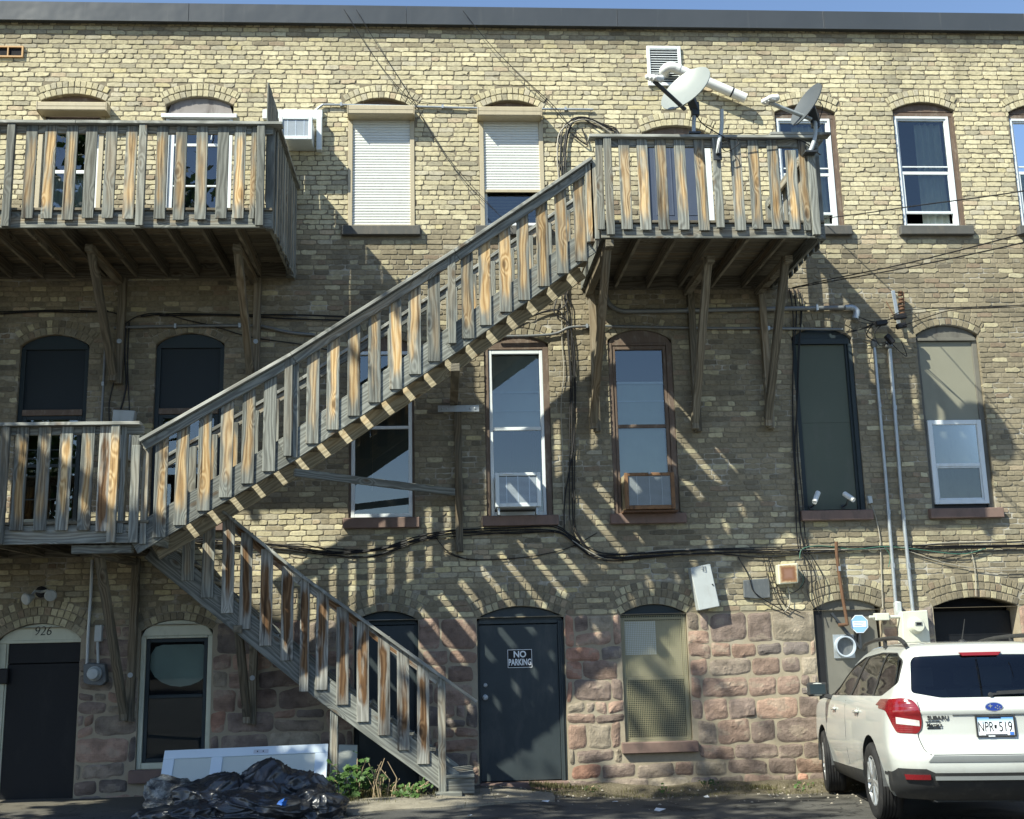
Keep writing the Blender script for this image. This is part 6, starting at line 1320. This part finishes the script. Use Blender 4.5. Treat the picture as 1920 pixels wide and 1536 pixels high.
for i in range(9000):
    x = rg.uniform(1.0, 6.6); d = abs(rg.gauss(0, .22))+.04
    if noise.noise(Vector((x*2.2, d*3, 8))) < rg.uniform(-.25, .35): continue
    blade(b, x, -d, rg.uniform(.02, .075), gz(x, -d)+.05*(1 if d < .35 else 0)-.01)
for i in range(3200):
    x = rg.gauss(-1.0, .45); y = -abs(rg.gauss(.85, .28))
    if noise.noise(Vector((x*3, y*3, 5))) > -.1: blade(b, x, y, rg.uniform(.03, .13))
tag(b.build('grass', M['grass'], recalc=False), 'low dry grass growing at the foot of the wall', 'grass', kind='stuff')
b = MB()
for i in range(420):
    x, d = rg.uniform(-1.6, 6.5), abs(rg.gauss(.1, .7))+.05; r = rg.uniform(.006, .022); z_ = gz(x, -d)+(.05 if d < .35 and x > 1.5 else 0); q = [Vector((x, -d, z_))+Vector((r*math.cos(t)*rg.uniform(.6, 1.2), r*math.sin(t)*rg.uniform(.6, 1.2), 0)) for t in (0, 1.25, 2.5, 3.77, 5)]
    b.add(q+[Vector((x, -d, z_+r*.8))], [(0, 1, 5), (1, 2, 5), (2, 3, 5), (3, 4, 5), (4, 0, 5)])
M['gravel'] = paint('pale_gravel', (.30, .27, .22), .9, 0., .3); tag(b.build('gravel', M['gravel'], recalc=False), 'loose gravel scattered along the wall', 'gravel', kind='stuff')
for px, py, sc in ((1022, 1505, 1), (1155, 1505, .7), (1237, 1521, 1.2), (1222, 1488, .5), (1325, 1496, .7), (880, 1532, .6)):
    d = ray(px, py); y = None
    for k in range(60, 400): 
        p = CAM+d*((k/400*14)/d.y)
        if p.z < gz(p.x, p.y)+.004: break
    b = MB(); c = p; pts = [(c.x+sc*.05*math.cos(t)*rg.uniform(.5, 1.3), c.y+sc*.05*math.sin(t)*rg.uniform(.5, 1.3), gz(c.x, c.y)+.006+rg.uniform(0, .02)) for t in (0, 1, 2.1, 3.2, 4.2, 5.3)]; b.add(pts+[(x, y_, z_+.003) for x, y_, z_ in pts], [tuple(range(6)), tuple(range(11, 5, -1))]+[(i, i+6, (i+1) % 6+6, (i+1) % 6) for i in range(6)])
    tag(b.build('paper_scrap', M['sign_white']), 'scrap of white paper on the asphalt in front of the wall', 'litter', 'paper scraps on the asphalt')
# plants under the short stair
def lobed(b, c, n, a, r):
    n = Vector(n).normalized(); a = Vector(a); a = (a-n*a.dot(n)).normalized(); s_ = n.cross(a); pts = []
    prof_ = [(0, 0), (.35, -.25), (.55, -.05), (.95, -.15), (.75, .25), (1., .55), (.55, .55), (.35, .85), (.12, .75), (0, 1.15)]
    L = [(x, y) for x, y in prof_]+[(-x, y) for x, y in prof_[-2:0:-1]]
    b.add([c+s_*x*r*.8+a*y*r+n*(-.25*r*abs(x)) for x, y in L], [tuple(range(len(L)))])
def weed(name, x, y, h, label, nst, leaf, spread, lr, mat='leaf', gr=None):
    t = thing(name, (x, y, gz(x, y)), label, 'plant', gr); b = MB(); f = MB()
    for i in range(nst):
        a = rg.uniform(0, 6.28); r = rg.uniform(.2, 1)*spread; hh = h*rg.uniform(.5, 1); p0 = Vector((x+.1*r*math.cos(a), y+.1*r*math.sin(a), gz(x, y)-.02)); p2 = Vector((x+r*math.cos(a), y+r*math.sin(a)*.7, gz(x, y)+hh)); p1 = (p0+p2)/2+Vector((0, 0, hh*.2)); pts = spline([p0, p1, p2], 4); b.tube(pts, [.006]*(len(pts)-1)+[.003], 5)
        for k in range(leaf):
            q = pts[rg.randrange(2, len(pts))]; d = Vector((rg.gauss(0, 1), rg.gauss(-.4, 1), rg.gauss(0, .4))).normalized(); c = q+d*rg.uniform(.02, .10); lobed(f, c, (rg.gauss(0, .4), -.55+rg.gauss(0, .4), .9), d+Vector((0, 0, -.3)), lr*rg.uniform(.6, 1.15))
    b.build('stem', M['dry'], t, recalc=False); f.build('foliage', M[mat], t, recalc=False); return t
weed('weed', -.98, -.95, .46, 'leafy green weed with lobed leaves under the short stair', 12, 6, .36, .068); weed('weed', -.40, -1.05, .20, 'low green weed beside the foot of the short stair', 14, 6, .34, .040); weed('weed', -.72, -.8, .30, 'dark weed half hidden behind the dry stalks', 9, 5, .25, .05, 'leaf_dark'); weed('weed', -1.2, -1.2, .16, 'small weed at the foot of the stair post', 9, 5, .2, .035, 'leaf')
for i, (x, d) in enumerate(((1.7, .25), (2.6, .3), (3.1, .2), (4.2, .3), (5.1, .22))): weed('weed', x, -d, .10+.03*(i % 3), 'small low weed rooted at the foot of the stone wall', 7, 4, .12, .026, ('leaf_dark', 'leaf')[i % 2], 'small weeds along the wall')
t = thing('dry_stalks', (-.70, -1.0, gz(-.7, -1)), 'cluster of broken dry stalks under the short stair', 'plant'); b = MB()
for i in range(9): x, y = -.70+rg.gauss(0, .06), -1.0+rg.gauss(0, .05); h = rg.uniform(.2, .46); b.tube([(x, y, gz(x, y)-.02), (x+rg.gauss(0, .03), y, h*.55), (x+rg.gauss(0, .06), y, h)], [.008, .006, .004], 5)
b.build('stalks', M['dry'], t, recalc=False)
# discarded door and board
c0 = at(305, 1478, 1.25); p_tl, p_tr = at(310, 1410, .78), at(616, 1397, .78); zb = .02
t = thing('discarded_door', (p_tl.x, -.9, 0), 'discarded white panelled door lying on its long edge behind the rubbish bags', 'door'); u = (p_tr-p_tl).normalized(); vv = Vector((-.03, -.42, -.66)).normalized(); vv = (vv-u*vv.dot(u)).normalized(); n_ = u.cross(vv); n_ = n_ if n_.y < 0 else -n_; L = (p_tr-p_tl).length; Hh = .80
def plank(b, a0, a1, h0, h1, o0, o1): b.add([p_tl+u*a+vv*h+n_*o for o in (o0, o1) for a, h in ((a0, h0), (a1, h0), (a1, h1), (a0, h1))], [(0, 1, 2, 3), (7, 6, 5, 4), (0, 4, 5, 1), (1, 5, 6, 2), (2, 6, 7, 3), (3, 7, 4, 0)])
M['door_white'] = paint('sky_tinted_white_paint', (.60, .68, .74), .4, 0., .04); M['door_panel'] = paint('pale_panel', (.50, .53, .49), .45, 0., .04)  # white door: the blue cast of skylit shade is put into door_white
b = MB(); plank(b, 0, L, 0, .105, 0, .036); plank(b, 0, L, Hh-.11, Hh, 0, .036); plank(b, 0, .12, .106, Hh-.111, 0, .036); plank(b, L-.14, L, .106, Hh-.111, 0, .036); plank(b, L*.29, L*.36, .106, Hh-.111, 0, .036); b.build('door_frame', M['door_white'], t, bevel=.004)
b = MB(); plank(b, .121, L*.29-.001, .106, Hh-.111, .008, .022); plank(b, L*.36+.001, L-.141, .106, Hh-.111, .008, .022); b.build('door_panel', M['door_panel'], t)
b = MB(); plank(b, L*.545, L*.635, .04, .085, .037, .040); b.build('lock_plate', M['alloy'], t); b = MB(); [plank(b, L*q, L*q+.014, .055, .069, .0405, .0415) for q in (.565, .60)]; b.build('lock_hole', M['sign_black'], t)
a0, a1 = at(634, 1398, .55), at(668, 1494, .62); b = MB(); b.add([(x, y+e, z_) for e in (0, .02) for x, y, z_ in ((a0.x, -.45, a0.z), (a1.x, -.45, a0.z-.01), (a1.x, -.7, -.03), (a0.x-.02, -.7, -.03))], [(0, 1, 2, 3), (7, 6, 5, 4), (0, 4, 5, 1), (1, 5, 6, 2), (2, 6, 7, 3), (3, 7, 4, 0)]); tag(b.build('discarded_board', M['door_panel'], None, bevel=.004), 'pale board leaning upright behind the yellow footed stair post', 'board')
# rubbish bags
s = NT('black_bag'); o_ = s.coord(); s.bump(s.noise(s.mapping(o_, (1, 1, .6)), 14., 2., .5, 3.), .22, .015); M['bag'] = s.fin(s.mix(s.sstep(s.noise(o_, 4., 5., .7), .5, .75), (.022, .024, .028), (.055, .06, .066)), .28, 0., .7)
s = NT('clear_bag'); o_ = s.coord(); s.bump(s.noise(o_, 30., 6., .7, 1.5), .6, .02); M['bag_pale'] = s.fin(s.mix(s.sstep(s.noise(o_, 6., 6., .7), .42, .62), (.03, .03, .03), (.30, .30, .27)), .3, 0., .6)
def bag(c, r, sd, label, mat='bag', neck=None):
    bm2 = bmesh.new(); bmesh.ops.create_icosphere(bm2, subdivisions=6, radius=1.)
    for v in bm2.verts:
        p = v.co.copy(); q = p+Vector((sd*3.1, sd*1.7, 0))
        wq = q+Vector((noise.noise(q*1.4), noise.noise(q*1.4+Vector((7, 0, 0))), noise.noise(q*1.4+Vector((0, 7, 0)))))*.55
        lump = noise.noise(q*1.05)*.26+noise.noise(q*2.1)*.10
        f1 = (1-min(1, abs(noise.noise(Vector((wq.x*1.3, wq.y*1.3, wq.z*1.0)))*2.0)))**1.8; f2 = (1-min(1, abs(noise.noise(Vector((wq.x*2.9, wq.y*2.9, wq.z*1.9)))*2.0)))**2.4; f3 = (1-min(1, abs(noise.noise(Vector((wq.x*6.5, wq.y*6.5, wq.z*4.)))*2.2)))**3
        nv = Vector(neck or (.2, -.3, .9)).normalized(); dn = p.dot(nv); t1 = nv.orthogonal().normalized(); an = math.atan2(p.dot(nv.cross(t1)), p.dot(t1)); pl = abs(math.sin(an*4.5+noise.noise(q*1.6)*2.4+dn*1.2)); pl = (1-pl)**2
        f = 1+lump+f1*.15+f2*.06+f3*.012-.09+pl*.085*max(0, dn+.25)
        if neck: 
            d = p.dot(Vector(neck).normalized()); f += max(0, d-.72)**1.1*1.6
        x, y, z_ = p.x*f*r[0], p.y*f*r[1], p.z*f*r[2]
        if z_ < -r[2]*.5: z_ = -r[2]*.5+(z_+r[2]*.5)*.12; x *= 1.1; y *= 1.1
        v.co = Vector((x, y, z_))
    me = bpy.data.meshes.new('rubbish_bag'); bm2.to_mesh(me); bm2.free(); me.polygons.foreach_set('use_smooth', [True]*len(me.polygons)); me.materials.append(M[mat]); o = bpy.data.objects.new('rubbish_bag', me); COL.objects.link(o); o.location = (c[0], c[1], gz(c[0], c[1])+r[2]*.52+(c[2] if len(c) > 2 else 0)); return tag(o, label, 'rubbish bag', 'rubbish bags by the stair')
bx = lambda px, D: at(px, 1480, D).x
bag((bx(332, 1.5), -1.5), (.30, .26, .20), 1., 'shiny greyish bag at the left end of the rubbish heap', 'bag_pale', (-.5, 0, .6)); bag((bx(395, 1.7), -1.7), (.36, .30, .22), 2.3, 'dull black bag second from the left in the rubbish heap', 'bag', (.4, 0, .8)); bag((bx(490, 1.6), -1.6), (.46, .34, .26), 3.7, 'largest black bag, highest in the middle of the rubbish heap', 'bag', (.3, 0, .9)); bag((bx(570, 1.6), -1.65), (.32, .28, .23), 4.4, 'black bag at the right end of the heap, beside the yellow footed post', 'bag', (.2, -.2, .9)); bag((bx(350, 2.4), -2.4), (.52, .34, .13), 5.9, 'flat spread black bag lying at the front left of the heap'); bag((bx(490, 2.3), -2.3), (.46, .34, .17), 7.2, 'low black bag lying at the front middle of the heap', 'bag', (-.4, -.3, .6)); bag((bx(590, 2.2), -2.15), (.30, .28, .18), 8.8, 'low black bag lying at the front right of the heap')
M['blue_plastic'] = paint('blue_plastic', (.03, .16, .55), .3, 0., .1); b = MB(); c = at(522, 1506, 2.63)
for q in range(2): x, z_ = c.x+rg.uniform(-.06, .06), c.z+rg.uniform(-.03, .03); b.add([(x, c.y+rg.uniform(-.03, .03), z_), (x+.05, c.y+rg.uniform(-.03, .03), z_+.02), (x+.03, c.y+rg.uniform(-.03, .03), z_-.04), (x-.02, c.y, z_-.03)], [(0, 1, 2), (0, 2, 3)])
tag(b.build('plastic_scrap', M['blue_plastic']), 'scrap of blue plastic poking out of the black rubbish bags', 'litter')
# ---- the other side of the yard: trees and a house behind the camera, seen only in the panes and through their shade
def tree(x, y, h, cr, label, seed, nleaf=5200, ht=.34, lo=.38):
    rt_ = random.Random(seed); z0 = gz(x, y); t = thing('tree', (x, y, z0), label, 'tree', 'trees across the yard'); b = MB(); tr = [(x, y, z0-.2), (x+.1, y, z0+h*ht*.6), (x+.05, y+.1, z0+h*ht), (x, y, z0+h*.8)]; sp_ = spline(tr, 4); b.tube(sp_, [h*.022*(1-.75*i/(len(sp_)-1)) for i in range(len(sp_))], 10); tips = []
    for i in range(13):
        a = 6.283*i*.381; zz = z0+h*(lo+.045*i); l = cr*rt_.uniform(.7, 1.)*(1-.03*i); e = Vector((x+l*math.cos(a), y+l*math.sin(a), zz+l*.45)); m_ = Vector((x+.4*l*math.cos(a), y+.4*l*math.sin(a), zz+l*.1)); q = spline([(x, y, zz-.15*h*.2), m_, e], 3); b.tube(q, [h*.008*(1-.8*k/(len(q)-1)) for k in range(len(q))], 6); tips += q[2:]
    b.build('trunk', M['bark'], t, recalc=False); f = MB()
    for i in range(nleaf):
        q = tips[rt_.randrange(len(tips))]; g_ = rt_.uniform(.3, 1.)*cr*.42; d = Vector((rt_.gauss(0, 1), rt_.gauss(0, 1), rt_.gauss(0, .8))); c = q+d.normalized()*g_*rt_.random()**.5; s1 = Vector((rt_.gauss(0, 1), rt_.gauss(0, 1), rt_.gauss(0, 1))).normalized(); s2 = s1.cross(d).normalized(); r = rt_.uniform(.10, .2); f.add([c-s1*r, c+s2*r*.55, c+s1*r, c-s2*r*.55], [(0, 1, 2, 3)])
    f.build('crown', M['leaf_dark'], t, recalc=False); return t
for i, (x, y, h, cr, lab) in enumerate(((-14, -27, 9.5, 3.0, 'leafy tree across the yard, nearest the street corner'), (-7.5, -31, 8.5, 2.8, 'small leafy tree across the yard behind the camera'))): tree(x, y, h, cr, lab, 20+i, 2600)
tree(-9.0, -5.6, 8.3, 2.5, 'dense tree at the left end of the building, shading the rubbish heap', 31, 4200, .5, .52); tree(-6.6, -8.2, 10.2, 2.7, 'tall loose tree left of the camera, shading the asphalt', 37, 2300, .5, .6)
hs = thing('house', (0, -42, 0), 'plain grey house across the yard behind the trees', 'house'); b = MB(); b.box(-22, 22, -50, -40, -.5, 4.4); b.build('wall', M['board_grey'], hs); b = MB(); b.add([(-22.4, -39.6, 4.4), (22.4, -39.6, 4.4), (22.4, -50.4, 4.4), (-22.4, -50.4, 4.4), (-22.4, -45, 6.0), (22.4, -45, 6.0)], [(0, 1, 5, 4), (2, 3, 4, 5), (0, 4, 3), (1, 2, 5)]); b.build('roof', M['cap'], hs)
